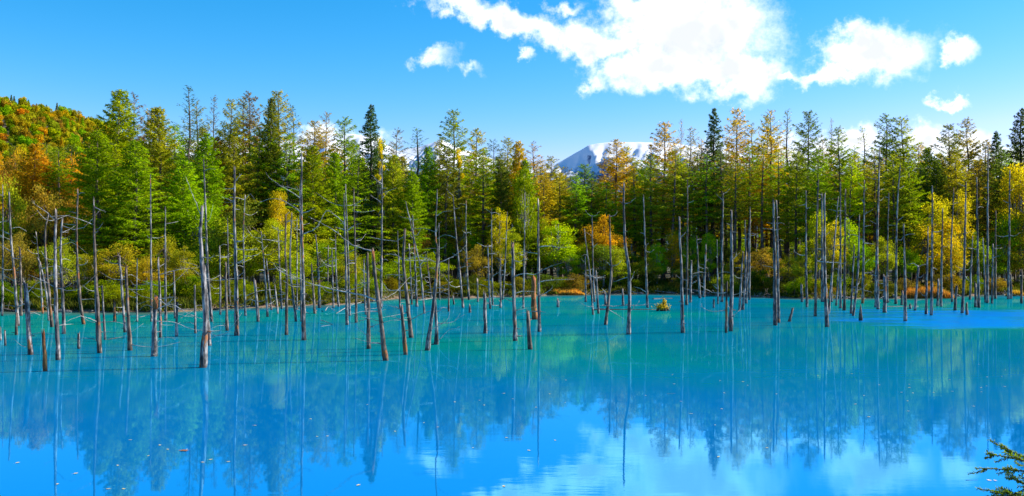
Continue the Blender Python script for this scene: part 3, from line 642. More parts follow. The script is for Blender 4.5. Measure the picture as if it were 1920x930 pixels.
# ------------------------------------------------------------------ undergrowth on the bank (uncountable)
def undergrowth():
    global NR; NR = np.random.RandomState(5); mb = MB(); n = 60000
    px = NR.uniform(-120, 2040, n); D = 80.0 + 0 * px
    for _ in range(5): D = shore((px - CX) * D / F)
    D = D + NR.uniform(0, 1, n) ** 2 * 22 - 0.1; x = (px - CX) * D / F
    z = ground_z(x, D); ok = z > 0.0; x, D, z, px = x[ok], D[ok], z[ok], px[ok]; n = len(x)
    h = NR.uniform(.12, .5, n) * (0.6 + 0.8 * (fbm(x / 3, D / 3, 4, 3) > 0))
    pos = np.stack([x, D, z + h * .45], -1); d = NR.normal(size=(n, 3)) * .5; d[:, 2] = 1
    tri_sprays(mb, pos, d, h, NR.uniform(.05, .16, n), np.clip(NR.normal(.5, .25, n), 0, 1))
    o = mb.build('undergrowth', M_leaf, None, False); o.color = (0.09, 0.105, 0.015, 1)
    tag(o, 'mixed green and yellowing undergrowth covering the far bank', 'undergrowth', kind='stuff')
undergrowth()
# stones, roots and driftwood along the far waterline
M_stone = simple('bank_stone', (.20, .18, .15), .85)
def stone_mesh(seed):
    rg = random.Random(seed); mb = MB(); vs = []; n = 9; m = 5
    for i in range(m + 1):
        ph = math.pi * i / m
        for k in range(n):
            th = 2 * math.pi * k / n; r = 1 + rg.uniform(-.2, .2); vs.append((math.sin(ph) * math.cos(th) * r, math.sin(ph) * math.sin(th) * r * .8, math.cos(ph) * r * .6))
    mb.add(vs, [(i * n + k, (i + 1) * n + k, (i + 1) * n + (k + 1) % n, i * n + (k + 1) % n) for i in range(m) for k in range(n)])
    return mb.mesh('bank_stone', M_stone, False)
STN = [stone_mesh(i) for i in range(4)]; rs = random.Random(77)
def fardist(px):
    D = 80.0
    for _ in range(6): D = float(shore((px - CX) * D / F))
    return D
for i in range(46):
    px = rs.uniform(10, 1910); D = fardist(px) + rs.uniform(-.5, .5); x = (px - CX) * D / F; r = rs.uniform(.10, .3)
    o = bpy.data.objects.new('bank_stone', rs.choice(STN)); C.objects.link(o); o.location = (x, D, max(gz(x, D), 0) + r * .1); o.scale = (r, r, r * .8); o.rotation_euler = (0, 0, rs.uniform(0, 6)); o['category'] = 'stone'
    plants.append((o, ('grey', 'stone'), px, 'stone', 'stones along the far waterline'))
for i in range(26):
    px = rs.uniform(10, 1910); D = fardist(px) + rs.uniform(-.7, .6); x = (px - CX) * D / F; L = rs.uniform(.8, 2.6); a = rs.choice((0, math.pi)) + rs.uniform(-.5, .5)
    mb = MB(); S = spline([(0, 0, 0), (L * .5 * math.cos(a), L * .5 * math.sin(a), rs.uniform(.02, .25)), (L * math.cos(a), L * math.sin(a), rs.uniform(-.05, .4))], 7)
    tube(mb, S, [.07 * (1 - .1 * k) for k in range(8)], 6, rs, .15)
    for k in range(3): q = S[rs.randint(2, 6)]; tube(mb, [q, q + Vector((rs.uniform(-.3, .3), rs.uniform(-.2, .2), rs.uniform(.15, .6)))], [.025, .008], 4, None, 0)
    o = mb.build('driftwood', M_dead if i % 2 else M_dead_brown); o.location = (x, D, max(gz(x, D), 0) + .04); o['category'] = 'driftwood'
    plants.append((o, ('weathered', 'wood'), px, 'drift', 'driftwood along the far waterline'))
def sedge(px0, px1, y0, colr, label, dep=1.5, h0=.5, n=5000):
    global NR; NR = np.random.RandomState(int(px0)); mb = MB(); px = NR.uniform(px0, px1, n); D = y0 + NR.uniform(0, dep, n); x = (px - CX) * D / F
    e = np.sin((px - px0) / (px1 - px0) * math.pi) ** .5
    h = NR.uniform(.4, 1, n) * h0 * e; zz = np.maximum(ground_z(x, D), 0)
    pos = np.stack([x, D, zz + h * .45], -1); d = NR.normal(size=(n, 3)) * .35; d[:, 2] = 1
    tri_sprays(mb, pos, d, h, NR.uniform(.03, .07, n), np.clip(NR.normal(.5, .25, n), 0, 1))
    o = mb.build('sedge_grass', M_leaf, None, False); o.color = tuple(colr) + (1,)
    tag(o, label, 'grass', kind='stuff')
sedge(1028, 1098, 94.5, (.55, .30, .06), 'rusty orange sedge grass on the far bank below the central gap', 1.5, .6)
sedge(1690, 1790, 86.5, (.38, .17, .04), 'reddish sedge grass on the far bank at the right', 2.5, 1.2)
sedge(1885, 1922, 92, (.45, .28, .04), 'golden sedge tuft at the right end of the far bank', 1.2, .7, 1500)

# ------------------------------------------------------------------ dead trees standing in the pond
# (trunk points from the waterline up in photo px, base width px, look, branches as px polylines, landmark short name, own label)
G, B, O = 'g', 'b', 'o'
DT = [
 ([(4,592),(6,500),(7,348)],4,G,[[(6,420),(20,412)]],None,None),
 ([(1,638),(0,615)],4,G,[],None,None),
 ([(34,611),(28,520),(22,450),(19,361)],7,G,[[(21,440),(2,430)],[(25,470),(0,458)],[(30,525),(4,512)],[(31,572),(58,566),(62,575)],[(30,545),(5,540)]],'leftmost tall curved trunk','tall slim dead trunk bowing left near the left edge of the pond'),
 ([(30,628),(31,588)],6,B,[],None,None),
 ([(39,592),(38,530),(35,470)],7,B,[[(37,500),(27,507)],[(36,478),(28,482)]],None,None),
 ([(57,665),(50,590),(45,533)],10,G,[[(47,560),(58,572)],[(46,545),(70,527),(100,515)]],'blunt leftmost trunk','thick blunt dead trunk near the left edge, leaning left'),
 ([(10,648),(9,621)],4.5,G,[],None,None),
 ([(85,696),(84,665),(82,627)],9,O,[[(83,646),(75,644)]],'orange stump','low orange-brown rotten stump standing alone in the left foreground water'),
 ([(109,675),(106,580),(105,500),(108,394)],9.5,G,[[(105,406),(66,378)],[(104,545),(80,525),(58,516)]],'trunk with a branch slanting off its tip','tall grey dead trunk with a long branch slanting up left from its tip'),
 ([(98,613),(90,526),(86,468),(86,431),(92,402)],7,B,[[(88,480),(76,470)]],None,None),
 ([(92,601),(88,560),(74,495),(68,483)],4.5,G,[],None,None),
 ([(120,626),(116,540),(112,470),(115,410)],7,G,[],None,None),
 ([(157,608),(151,568),(146,506),(144,441),(146,355)],7,B,[[(148,500),(158,496),(163,487)],[(145,400),(130,396)],[(152,566),(173,560)]],'bowed slim trunk with hooked twig','slim brown dead trunk bowing left with a small hooked twig'),
 ([(80,588),(76,510),(70,437)],4,G,[],None,None),
 ([(187,662),(184,592),(180,500),(178,388)],10.5,B,[[(182,440),(187,432)],[(179,395),(200,398)]],'orange-streaked tall trunk','tall dead trunk streaked orange and grey with a twin tip'),
 ([(184,640),(180,560),(176,470),(173,371)],7,G,[],None,None),
 ([(197,637),(193,580),(190,537)],4.5,G,[],None,None),
 ([(147.5,654),(147.5,627)],5,G,[],None,None),
 ([(215,604),(214,568)],6,B,[],None,None),
 ([(234,623),(229,560),(222,481)],6,G,[],None,None),
 ([(243.7,657),(240,590),(236,506)],9.5,B,[],'blunt brown trunk','blunt medium-height brown dead trunk before the yellow bushes at left'),
 ([(257,603),(257,550),(259,485)],3,G,[],None,None),
 ([(284,603),(283,480),(282,329)],5,G,[],None,None),
 ([(278,562),(272,510),(265,459)],5,G,[],None,None),
 ([(290,668),(289,620),(291,558)],10.5,G,[[(293,560),(308,560),(325,556)],[(294,569),(320,571),(350,588),(376,598)],[(293,601),(320,604),(350,617),(378,620)],[(288,569),(272,572),(260,582)],[(293,644),(305,634),(334,635)],[(293,565),(315,574),(330,576)],[(292,610),(300,601),(300,590)]],'orange-topped branching trunk','short dead trunk with a bright orange top and long drooping branches'),
 ([(301,633),(299,560),(295,485)],6,G,[],None,None),
 ([(311,601),(310,500),(309.5,388)],5,G,[],None,None),
 ([(328,597),(327,508)],4,G,[],None,None),
 ([(331,631),(331,569)],6,G,[],None,None),
 ([(366.7,625),(365,537)],4.5,G,[],None,None),
 ([(381,689),(385,600),(380,500),(376,440),(379,388)],15,G,[[(377,402),(366,377),(355,350),(350,332)],[(384,490),(393,484),(403,478)],[(378,445),(372,440)]],'thickest trunk with antler branch','thickest dead trunk, nearest the viewer, with a curved branch rising from its top'),
 ([(393,648),(389,580),(385,500)],7,G,[],None,None),
 ([(397,603),(391,532),(388,463),(385,377),(382,300)],6,G,[[(384,345),(376,336)]],None,None),
 ([(425.6,620),(423,493)],6.5,B,[[(424,560),(433,552)],[(424,530),(434,528)]],None,None),
 ([(413,590),(412,461)],4,G,[],None,None),
 ([(431,578),(428,500),(426,410)],4,G,[[(428,500),(440,494)]],None,None),
 ([(444,629),(442,500),(439,400),(439.5,315)],9.5,G,[[(436,358),(420,355)],[(436,378),(412,368)],[(444,456),(455,452),(466,441)],[(444,471),(462,468),(481,467)],[(444,491),(456,487),(466,476)],[(441,336),(452,326)],[(445,520),(458,510)]],'tall pale trunk with short side twigs','tall pale grey dead trunk with short twigs on its right side'),
 ([(460,592),(457,443),(461,366)],4.5,G,[],None,None),
 ([(484,603),(481,560),(478,526)],6.5,G,[],None,None),
 ([(501.5,594),(498,520),(491,435)],5,G,[],None,None),
 ([(509,581),(499,486)],3.2,G,[],None,None),
 ([(521,588),(515,534)],3.8,G,[],None,None),
 ([(528,579),(524,500),(521,428)],4.5,G,[[(521,432),(508,426)]],None,None),
 ([(537,628),(537,529),(534,470),(535,403)],6.5,B,[[(536,408),(542,396)]],None,None),
 ([(555,603),(549,550),(544,495),(547,400)],6,G,[],None,None),
 ([(557,581),(556,409)],3,G,[],None,None),
 ([(569.5,638),(568,500),(566,400),(566.5,290)],8.5,G,[[(564,373),(530,350),(505,334),(495,321)],[(566,398),(548,386),(532,377),(505,371),(480,379)],[(571,443),(590,430),(601,415),(608,402)],[(568,398),(580,396),(590,389)],[(564,360),(557,352)]],'tallest straight trunk with upswept branches','tallest straight dead trunk left of centre with long branches sweeping up left'),
 ([(565,603),(563,480),(561.7,347)],3.5,G,[],None,None),
 ([(590.5,588),(587,540),(584,497)],5.5,B,[],None,None),
 ([(599.6,577),(597,500),(593,441)],6,G,[],None,None),
 ([(614,566),(615,461)],3.5,G,[],None,None),
 ([(625,577),(622,469)],4,G,[[(622,475),(607,494)]],None,None),
 ([(635,575),(630,510),(628,441)],4,G,[],None,None),
 ([(650.7,609),(648,500),(644,364)],6.5,G,[[(643,420),(630,405),(612,395),(604,404),(593,430)],[(645,430),(625,424)],[(649,476),(636,474)]],'trunk with an arched branch','tall dead trunk with a thin branch arching down to its left'),
 ([(656,592),(653,480),(648.6,347)],4,G,[[(652,430),(664,424)]],None,None),
 ([(668,605),(666,480),(663,354)],5.5,B,[[(664,386),(676,376),(690,374)],[(665,400),(658,392)],[(667,452),(680,447)]],None,None),
 ([(723,676),(711,575),(704.5,524),(699,471)],11,B,[[(699,478),(660,458),(620,428),(576,405)],[(706,565),(670,551),(600,535),(528,507)],[(720,653),(690,642),(659,633)],[(708,600),(672,592)],[(714,580),(722,560)]],'leaning trunk with two very long branches','thick leaning dead trunk with two very long branches reaching left'),
 ([(691.6,654),(690,570),(688.6,480)],8.5,B,[[(687,537),(672,534),(661,534)],[(689,599),(670,604),(648,605)],[(689,625),(665,610)],[(689,510),(672,500)]],None,None),
 ([(686,590),(683,540),(682,487)],4,G,[],None,None),
 ([(714.6,577),(716,450),(716.6,300)],4.5,G,[[(715,345),(697,328)],[(716,355),(727,352)],[(715,378),(692,364)],[(717,372),(728,358)],[(715,450),(690,444)],[(716,450),(745,452)],[(717,400),(712,396)]],'thin tall trunk with short twigs','thin very tall dead trunk with short upturned twigs left of centre'),
 ([(750,580),(748,500),(746,433)],4,G,[],None,None),
 ([(760.4,665),(757,620),(753,580)],8.5,B,[[(752,600),(722,589)],[(752,583),(724,572)]],None,None),
 ([(771,633),(765,575),(757,493),(759.6,433)],8.5,B,[[(756,485),(742,478),(719,476)],[(757,550),(735,545),(717,545)],[(761,487),(780,482),(799,472)],[(764,550),(775,543),(778,533)],[(758,515),(722,516)],[(768,598),(800,585),(830,582)]],'orange-patched crooked trunk','crooked dead trunk with an orange patch and arms to both sides'),
 ([(772.5,571),(767,459)],3.5,G,[],None,None),
 ([(782,575),(778,490),(774,405)],4.5,G,[[(774,412),(745,404)],[(775,412),(785,410)]],None,None),
 ([(795.7,588),(788.4,502),(782,472),(761.7,380)],4.5,G,[[(789,498),(796,485),(803,470)],[(776,445),(768,440)]],'slim trunk with a long left-leaning tip','slim dead trunk whose long thin tip leans left'),
 ([(809,560),(800,480)],3,G,[],None,None),
 ([(801,657),(809,600),(816,541),(820.6,472),(817,440),(820,356)],9.5,G,[[(823,490),(850,480),(874,459)],[(818,430),(828,415)],[(820,372),(826,370)],[(806,622),(838,600),(843,580)],[(819,480),(812,470)]],'trunk leaning right with a thin spire','dark dead trunk leaning right that ends in a thin spire'),
 ([(818.5,646),(818,610),(816,567)],8,G,[[(821,607),(845,605),(870,590)],[(820,640),(840,620),(862,612)],[(818,580),(832,575)]],None,None),
 ([(824,562),(823,420)],3.2,G,[],None,None),
 ([(841,584),(841,487)],4,B,[],None,None),
 ([(868,577),(862,510),(855,440),(849.5,367)],4.5,G,[[(850,368),(840,358),(836,352)]],None,None),
 ([(879,562),(874,470),(874,377)],4,G,[[(875,440),(884,435)]],None,None),
 ([(851,571),(850,558)],3.6,G,[],None,None),
 ([(881,586),(880.6,573)],4.5,G,[],None,None),
 ([(896,566),(895,524)],3.5,G,[],None,None),
 ([(909.5,625),(908.6,552)],8,G,[],'blunt short dark trunk','short blunt dark trunk alone in open water right of the leaning group'),
 ([(919,579),(916,510),(914.6,459)],4.5,G,[],None,None),
 ([(924,572),(922,480),(921.5,392)],3.5,G,[[(921,400),(908,390)],[(922,412),(932,408)],[(923,480),(935,472)],[(923,520),(940,508)]],None,None),
 ([(938.7,577),(938,488)],4.5,G,[],None,None),
 ([(942.6,562),(947,493),(951,398)],3.6,G,[[(950,436),(957,430),(963,424)],[(946,510),(935,506)]],None,None),
 ([(966,639),(963,540),(960.6,458)],10,G,[[(966,519),(985,512),(1002,515),(1030,500),(1058,491)],[(965,495),(975,490),(985,483)],[(967,550),(985,546),(1008,548)],[(964,560),(930,557),(880,566)],[(966,585),(985,578),(1000,577)],[(963,534),(945,531)]],'blue-grey trunk with long wavy branch','blunt blue-grey dead trunk with a long wavy branch reaching right'),
 ([(981,578),(983,470),(984.7,365)],4,G,[[(984,390),(992,386)]],None,None),
 ([(994,655),(991,620),(989.5,584)],8.5,B,[],None,None),
 ([(1003,599),(1001,560),(1001,524)],12,O,[],'bright orange rotten trunk','bright orange rotten trunk with a split top near the centre'),
 ([(1011,622),(1010,500),(1009,374)],7.5,G,[[(1013,463),(1030,461),(1050,464),(1070,463)],[(1014,530),(1040,525),(1077,524)],[(1014,557),(1024,548),(1033,542),(1036,534)],[(1010,583),(985,586),(970,590)],[(1013,588),(1024,586)],[(1008,478),(980,472),(968,478)]],'straight trunk right of the orange one','tall straight dead trunk with thin level branches right of the orange rotten trunk'),
 ([(1046.7,576),(1046,562)],6,G,[],None,None),
 ([(1098,566),(1097,481)],3.6,G,[],None,None),
 ([(1111.7,590),(1107,520),(1101,474),(1096,431)],4.2,G,[],None,None),
 ([(1115,566),(1112,500),(1110,405)],4,G,[[(1110,406),(1103,402),(1097,394)],[(1110,408),(1117,404),(1124,396)],[(1112,462),(1120,456)],[(1112,440),(1100,436)]],None,None),
 ([(1122,588),(1117,510)],3.8,G,[],None,None),
 ([(1135,609),(1141,560),(1146,512),(1144,460),(1143,405)],7,B,[[(1145,408),(1152,404),(1159,396)],[(1147,499),(1156,497),(1167,487)],[(1145,500),(1137,490)],[(1141,560),(1128,540)],[(1138,585),(1155,588),(1172,600)],[(1139,575),(1105,575),(1085,566)]],'bent trunk with a right-hand fork','bent dead trunk with a small fork at its tip, centre right'),
 ([(1136,574),(1134,551)],5.5,G,[],None,None),
 ([(1179,627),(1180,512),(1173,462),(1170,396),(1170,345)],8.5,G,[[(1170,381),(1160,377)],[(1172,383),(1180,380),(1192,371)],[(1177,578),(1150,574),(1118,571)],[(1181,578),(1205,572),(1232,568)],[(1174,470),(1168,463)],[(1168,352),(1158,346)],[(1180,580),(1190,575),(1199,573)],[(1180,535),(1187,518),(1191,508)],[(1177,522),(1150,528)]],'tall trunk with raised arms','tall dark dead trunk with two short arms raised near its top'),
 ([(1167.5,574),(1167.5,543)],5,G,[],None,None),
 ([(1214,577),(1210,470),(1206.6,367)],5.5,G,[[(1210,474),(1218,473),(1227,468)],[(1212,545),(1200,541),(1187,537)],[(1209,460),(1216,455)],[(1208,440),(1200,436)]],'slim trunk before the yellow-green bush','slim straight dead trunk right of the tall trunk with raised arms'),
 ([(1280,624),(1278,512),(1275,450),(1274,408)],7.5,G,[[(1276,447),(1281,440),(1286,435)]],'dark trunk right of the mossy clump','dark dead trunk standing in open water right of the mossy clump'),
 ([(1287,572),(1289,430),(1289,338)],5,B,[],None,None),
 ([(1294,567),(1296,489)],5,G,[[(1295,530),(1306,526)]],None,None),
 ([(1312,559),(1309,500),(1306,443)],4.5,G,[[(1310,512),(1324,512)]],None,None),
 ([(1320,557),(1323,460)],4.5,G,[],None,None),
 ([(1338,577),(1338.5,562)],4.5,G,[],None,None),
 ([(1346,570),(1345,450)],3.6,G,[[(1345,540),(1335,532)]],None,None),
 ([(1353.5,566),(1354,460),(1355.5,363)],5,G,[[(1356,363),(1362,360),(1368,354)],[(1354,378),(1340,362)],[(1354,520),(1346,524)]],None,None),
 ([(1361,624),(1362.5,532)],5,B,[[(1361,549),(1340,549),(1325,544),(1311,535)],[(1361,590),(1335,584),(1312,574)],[(1362,560),(1368,580)]],None,None),
 ([(1370,621),(1372,520),(1371,396)],9,G,[[(1372,485),(1380,480),(1382,472)],[(1372,590),(1388,582)]],'thickest dark trunk at right centre','thickest straight dark dead trunk right of centre with a thin one beside it'),
 ([(1386.5,583),(1389,530),(1392,474)],4.2,G,[],None,None),
 ([(1392.7,581),(1398,500),(1397,414)],6,G,[],None,None),
 ([(1399,569),(1402,490),(1406,419)],5,G,[[(1405,444),(1414,441),(1423,437)]],None,None),
 ([(1405,562),(1406.6,388)],3.8,G,[],None,None),
 ([(1453.5,610),(1452,480),(1449.6,375)],9,G,[],'tall double trunk','tall broad dead trunk forming a close pair at right'),
 ([(1459.5,605),(1459,490),(1456,377)],7,G,[[(1459,530),(1463,520)]],None,None),
 ([(1480,603),(1486,579)],6,B,[],'short tilted post','short broken post tilting right in the open water'),
 ([(1513,576),(1511,480),(1510.6,359)],5.5,G,[[(1511,387),(1497,386)],[(1511,388),(1519,389)],[(1511,480),(1500,478),(1486,471)]],None,None),
 ([(1504,566),(1503,535)],4.5,G,[],None,None),
 ([(1529,593),(1530,446),(1533,338)],6.2,B,[],None,None),
 ([(1550.5,613),(1547,500),(1547.7,363)],7.5,G,[[(1549,494),(1570,492),(1585,495)],[(1546,494),(1532,490)]],'trunk with a level branch','tall dark dead trunk with a long level branch joining its neighbour'),
 ([(1542,566),(1542,363)],6,G,[],None,None),
 ([(1553.6,588),(1561,497),(1571,369)],4.5,G,[],None,None),
 ([(1568,573),(1573,497)],4.2,G,[],None,None),
 ([(1575.6,578),(1576.4,344)],5,G,[],None,None),
 ([(1583,582),(1584.5,357)],6,B,[],None,None),
 ([(1559,566),(1560,528)],4.2,G,[],None,None),
 ([(1595.4,588),(1601,462)],5,G,[],None,None),
 ([(1599.6,592),(1607.8,508),(1609.7,404)],5.5,G,[],None,None),
 ([(1617.4,569),(1620,440),(1621,338)],5.5,G,[[(1621,358),(1627,352)],[(1620,400),(1638,392)],[(1621,380),(1613,372)],[(1620,428),(1634,422)],[(1619,455),(1640,458)],[(1619,492),(1632,486)],[(1618,512),(1640,510)],[(1618,545),(1634,548)],[(1620,445),(1610,448)],[(1621,352),(1609,342)]],'trunk with many short white twigs','tall dead trunk bristling with short whitish twigs'),
 ([(1613.6,601),(1613.6,571)],7,B,[],'short pointed stub','short thick pointed stub near the rippled blue water'),
 ([(1642,576),(1645,430),(1649,282)],6.5,G,[],None,None),
 ([(1646.5,580),(1647,497)],5.5,G,[],None,None),
 ([(1659,586),(1659,520)],7,G,[],None,None),
 ([(1664,568),(1664,480),(1667,363)],4,G,[],None,None),
 ([(1679.4,570),(1683,396),(1689,311)],5,G,[[(1684,415),(1694,406)]],None,None),
 ([(1691,572),(1692,547)],5,G,[],None,None),
 ([(1697,602),(1697,500),(1695,421)],6.8,G,[[(1696,446),(1689,450),(1683,448)]],'isolated trunk at the ripples','dark dead trunk nearest the rippled bright blue water at right'),
 ([(1706.5,579),(1706.5,571)],5,G,[],None,None),
 ([(1715.6,582),(1719,530),(1722,501)],4.5,G,[[(1722,502),(1712,494),(1700,496)],[(1722,502),(1729,497),(1736,496)]],'thin trunk with a Y fork','thin short dead trunk ending in a wide Y fork'),
 ([(1736.5,589),(1741,427)],5.2,G,[],None,None),
 ([(1746,591),(1748,460),(1748.5,350)],5.5,G,[],None,None),
 ([(1758,574),(1760,526)],4.5,G,[],None,None),
 ([(1764.4,575),(1766,392)],5.2,G,[],None,None),
 ([(1785,566),(1784,466),(1789.6,354)],4.2,G,[],None,None),
 ([(1790,582),(1794,537)],6.2,B,[],None,None),
 ([(1804,587),(1808,497),(1810.5,342)],6,G,[[(1810,350),(1792,342)],[(1806,520),(1816,528)]],'tall trunk leaning slightly right','tall dead trunk leaning slightly right beside a mossy stub'),
 ([(1812.8,590),(1812.8,572)],5.5,B,[],None,None),
 ([(1818.6,562),(1825,443)],4.2,G,[],None,None),
 ([(1829,576),(1828.7,532)],5.5,G,[],None,None),
 ([(1835,577),(1834,450),(1833,334)],5.5,G,[],None,None),
 ([(1847.6,567),(1843,447)],4.2,G,[],None,None),
 ([(1851.5,568),(1854,272)],5.5,G,[],None,None),
 ([(1860,569),(1861,458)],4.2,G,[],None,None),
 ([(1866,560),(1866.6,396)],5,B,[],None,None),
 ([(1890,561),(1892,440),(1893,320)],5.2,G,[[(1892,444),(1880,444),(1870,441)],[(1893,445),(1902,442),(1912,436)]],'tall trunk with arms near the right edge','tall dead trunk with two low curved arms near the right edge'),
 ([(1896,560),(1895,516)],5.2,G,[],None,None),
 ([(1915,569),(1915,508)],5.2,B,[],None,None),
]
ORD = ['first', 'second', 'third', 'fourth', 'fifth', 'sixth', 'seventh', 'eighth', 'ninth', 'tenth', 'eleventh', 'twelfth', 'thirteenth', 'fourteenth', 'fifteenth', 'sixteenth', 'seventeenth', 'eighteenth', 'nineteenth', 'twentieth']
def ordn(n):
    if n <= 20: return ORD[n - 1]
    T = {2: 'twenty', 3: 'thirty', 4: 'forty', 5: 'fifty', 6: 'sixty'}; TT = {2: 'twentieth', 3: 'thirtieth', 4: 'fortieth', 5: 'fiftieth', 6: 'sixtieth'}
    if n >= 70: return ['seventy', 'eighty', 'ninety', 'hundred'][min(3, n // 10 - 7)] + ('-' + ORD[n % 10 - 1] if n % 10 else 'th')
    return T[n // 10] + '-' + ORD[n % 10 - 1] if n % 10 else TT[n // 10]
MATD = {G: M_dead, B: M_dead_brown, O: M_rust}

LMS = [(d[0][0][0], d[4]) for d in DT if d[4]]
dead_lab = []
for di, (pts, w, look, brs, short, own) in enumerate(DT):
    rg = random.Random(100 + di); D = dist(pts[0][1]); base = W(pts[0][0], pts[0][1], D); base.z = 0
    m_ = D / F
    P3 = []
    dy = rg.uniform(-.35, .35)
    for (px, py) in pts:
        hgt = EYE - (py - HY) * m_; P3.append(Vector(((px - CX) * m_, D, hgt)) - base)
    P3[0].z = 0
    top = P3[-1].z
    for p in P3: p.y += dy * (p.z / max(top, .1)) * min(top, 4) * 0.12
    dn0 = (P3[1] - P3[0]).normalized(); P3 = [P3[0] - dn0 * 0.8] + P3
    seg = max(6, int(top / 0.28)); seg = min(seg, 34)
    C3 = spline(P3, seg)
    r0 = w * m_ * 0.5 * (1.0 if w < 5 else .94)
    thin_top = 0.36 if top > 5 else 0.5 if top > 3 else 0.72
    rads = []
    for i, p in enumerate(C3):
        u = max(0, p.z) / top
        rr = r0 * (1 - (1 - thin_top) * u ** 0.8)
        if p.z < 0.35: rr *= 1.06
        if short == 'trunk leaning right with a thin spire' and u > .62: rr *= 0.55
        if short == 'short pointed stub': rr = r0 * (1 - 0.85 * u ** 2.5)
        rads.append(rr * rg.uniform(.88, 1.12))
        if 0 < i < seg: C3[i] = p + Vector((rg.uniform(-.12, .12), rg.uniform(-.12, .12), 0)) * r0
    mb = MB()
    tube(mb, C3, rads, 10, rg, 0.2, True, 0.5, jag=min(0.35, rads[-1] * rg.uniform(2, 5)))
    # knots and short snapped stubs belong to the trunk
    for k in range(int(top * 1.2) + 1):
        i = rg.randint(seg // 4, seg - 1); a = rg.uniform(0, 6.28); L = rads[i] * rg.uniform(1.5, 3.2)
        q = C3[i]; e = q + Vector((math.cos(a) * L, math.sin(a) * L, L * rg.uniform(-.2, .5)))
        tube(mb, [q, q.lerp(e, .6), e], [rads[i] * .32, rads[i] * .22, rads[i] * .12], 5, rg, .1)
    simple_small = not brs and w < 5 and not (top > 4 and rg.random() < 0.6)
    lean = pts[-1][0] - pts[0][0]; leant = 'leaning left' if lean < -7 else 'leaning right' if lean > 7 else ''
    # a few random thin branches on the taller ones the table leaves plain
    extra = []
    if top > 2.2 and (len(brs) < 3 or pts[0][0] < 950):
        wild = pts[0][0] < 950
        for k in range(rg.randint(3, 7) if wild else rg.randint(2, 5)):
            i = rg.randint(int(seg * (.25 if wild else .4)), seg - 1); a = rg.choice((0, math.pi)) + rg.uniform(-1.2, 1.2); L = rg.uniform(.3, 1.9 if wild and rg.random() < .5 else .9)
            q = C3[i]; h = Vector((math.cos(a), math.sin(a), 0))
            extra.append([q, q + h * L * .5 + Vector((0, 0, L * rg.uniform(-.1, .2))), q + h * L + Vector((0, 0, L * rg.uniform(-.15, .5)))])
    if simple_small and not extra:
        root = mb.build('dead_tree', MATD[look], None); root.location = base; root.name = 'dead_stump' if top < 1.6 else 'dead_tree'
    else:
        root = empty('dead_stump' if top < 1.6 else 'dead_tree', base); mb.build('trunk', MATD[look], root)
        for bpx in brs:
            # find trunk depth at the height of the branch foot, fan out in depth
            yo = rg.uniform(-.35, .35); bz = [W(x, y, D) - base for x, y in bpx]
            near_i = min(range(len(C3)), key=lambda i: (C3[i] - bz[0]).length); bz[0] = C3[near_i].copy()
            tot = sum((bz[i + 1] - bz[i]).length for i in range(len(bz) - 1)); acc = 0
            for i in range(1, len(bz)):
                acc += (bz[i] - bz[i - 1]).length; bz[i].y += C3[near_i].y + yo * acc * 0.8
            n = max(4, int(tot / .15)); n = min(n, 22); S = spline(bz, n)
            rb = min(max(0.008 + tot * 0.006, 0.85 * m_), rads[near_i] * .5)
            S = [S[0]] + [p + Vector((rg.uniform(-1, 1), rg.uniform(-1, 1), rg.uniform(-1, 1))) * 0.018 for p in S[1:]]
            b_ = MB(); tube(b_, S, [rb * (1 - .85 * i / n) * (1.5 if i == 0 else 1) for i in range(n + 1)], 6, rg, .12)
            for k in range(int(tot * 2.2)):       # twiglets
                i = rg.randint(n // 3, n - 1); q = S[i]; L = rg.uniform(.08, .3); d_ = (S[min(i + 1, n)] - S[i - 1]).normalized()
                e = q + (d_ * .7 + Vector((rg.uniform(-.6, .6), rg.uniform(-.6, .6), rg.uniform(-.5, .8)))) * L
                tube(b_, [q, e], [rb * .35, rb * .12], 4, None, 0)
            b_.build('branch', M_twig, root)
        for e3 in extra:
            b_ = MB(); rb = min(max(0.009, m_ * .6), r0 * .4); tube(b_, spline(e3, 4), [rb, rb * .8, rb * .6, rb * .45, rb * .3], 5, rg, .1); b_.build('branch', M_twig, root)
    if look == G and own and 'orange top' in own or (look == B and short in ('leaning trunk with two very long branches',)):
        # stripped rusty cap at the break
        cp = MB(); j = [i for i, p in enumerate(C3) if p.z > top - 0.45]
        if len(j) >= 2: tube(cp, [C3[i] for i in j] , [rads[i] * 1.12 for i in j], 10, rg, .12, True, .5, jag=.06); cp.build('rusty_top', M_rust, root)
    root['category'] = 'dead tree' if top >= 1.6 else 'stump'
    root['group'] = 'dead trees standing in the pond'
    dead_lab.append((root, pts[0][0], top, w * m_, leant, short, own, len(brs)))
for (root, px, top, wd, leant, short, own, nb) in dead_lab:
    if own: root['label'] = own; continue
    lx, ls = min(LMS, key=lambda q: abs(q[0] - px)); side = 'right' if px > lx else 'left'
    same = sorted([abs(q[1] - lx) for q in dead_lab if not q[6] and (q[1] > lx) == (px > lx) and min(LMS, key=lambda z: abs(z[0] - q[1]))[0] == lx])
    k = same.index(abs(px - lx)) + 1
    size = 'stub' if top < 1.0 else 'short trunk' if top < 2.6 else 'mid-height trunk' if top < 5 else 'tall trunk'
    root['label'] = ' '.join(('%s %s %s of the %s' % (('dead ' + size + (' ' + leant if leant else '') + ','), ordn(k), side, ls)).split())

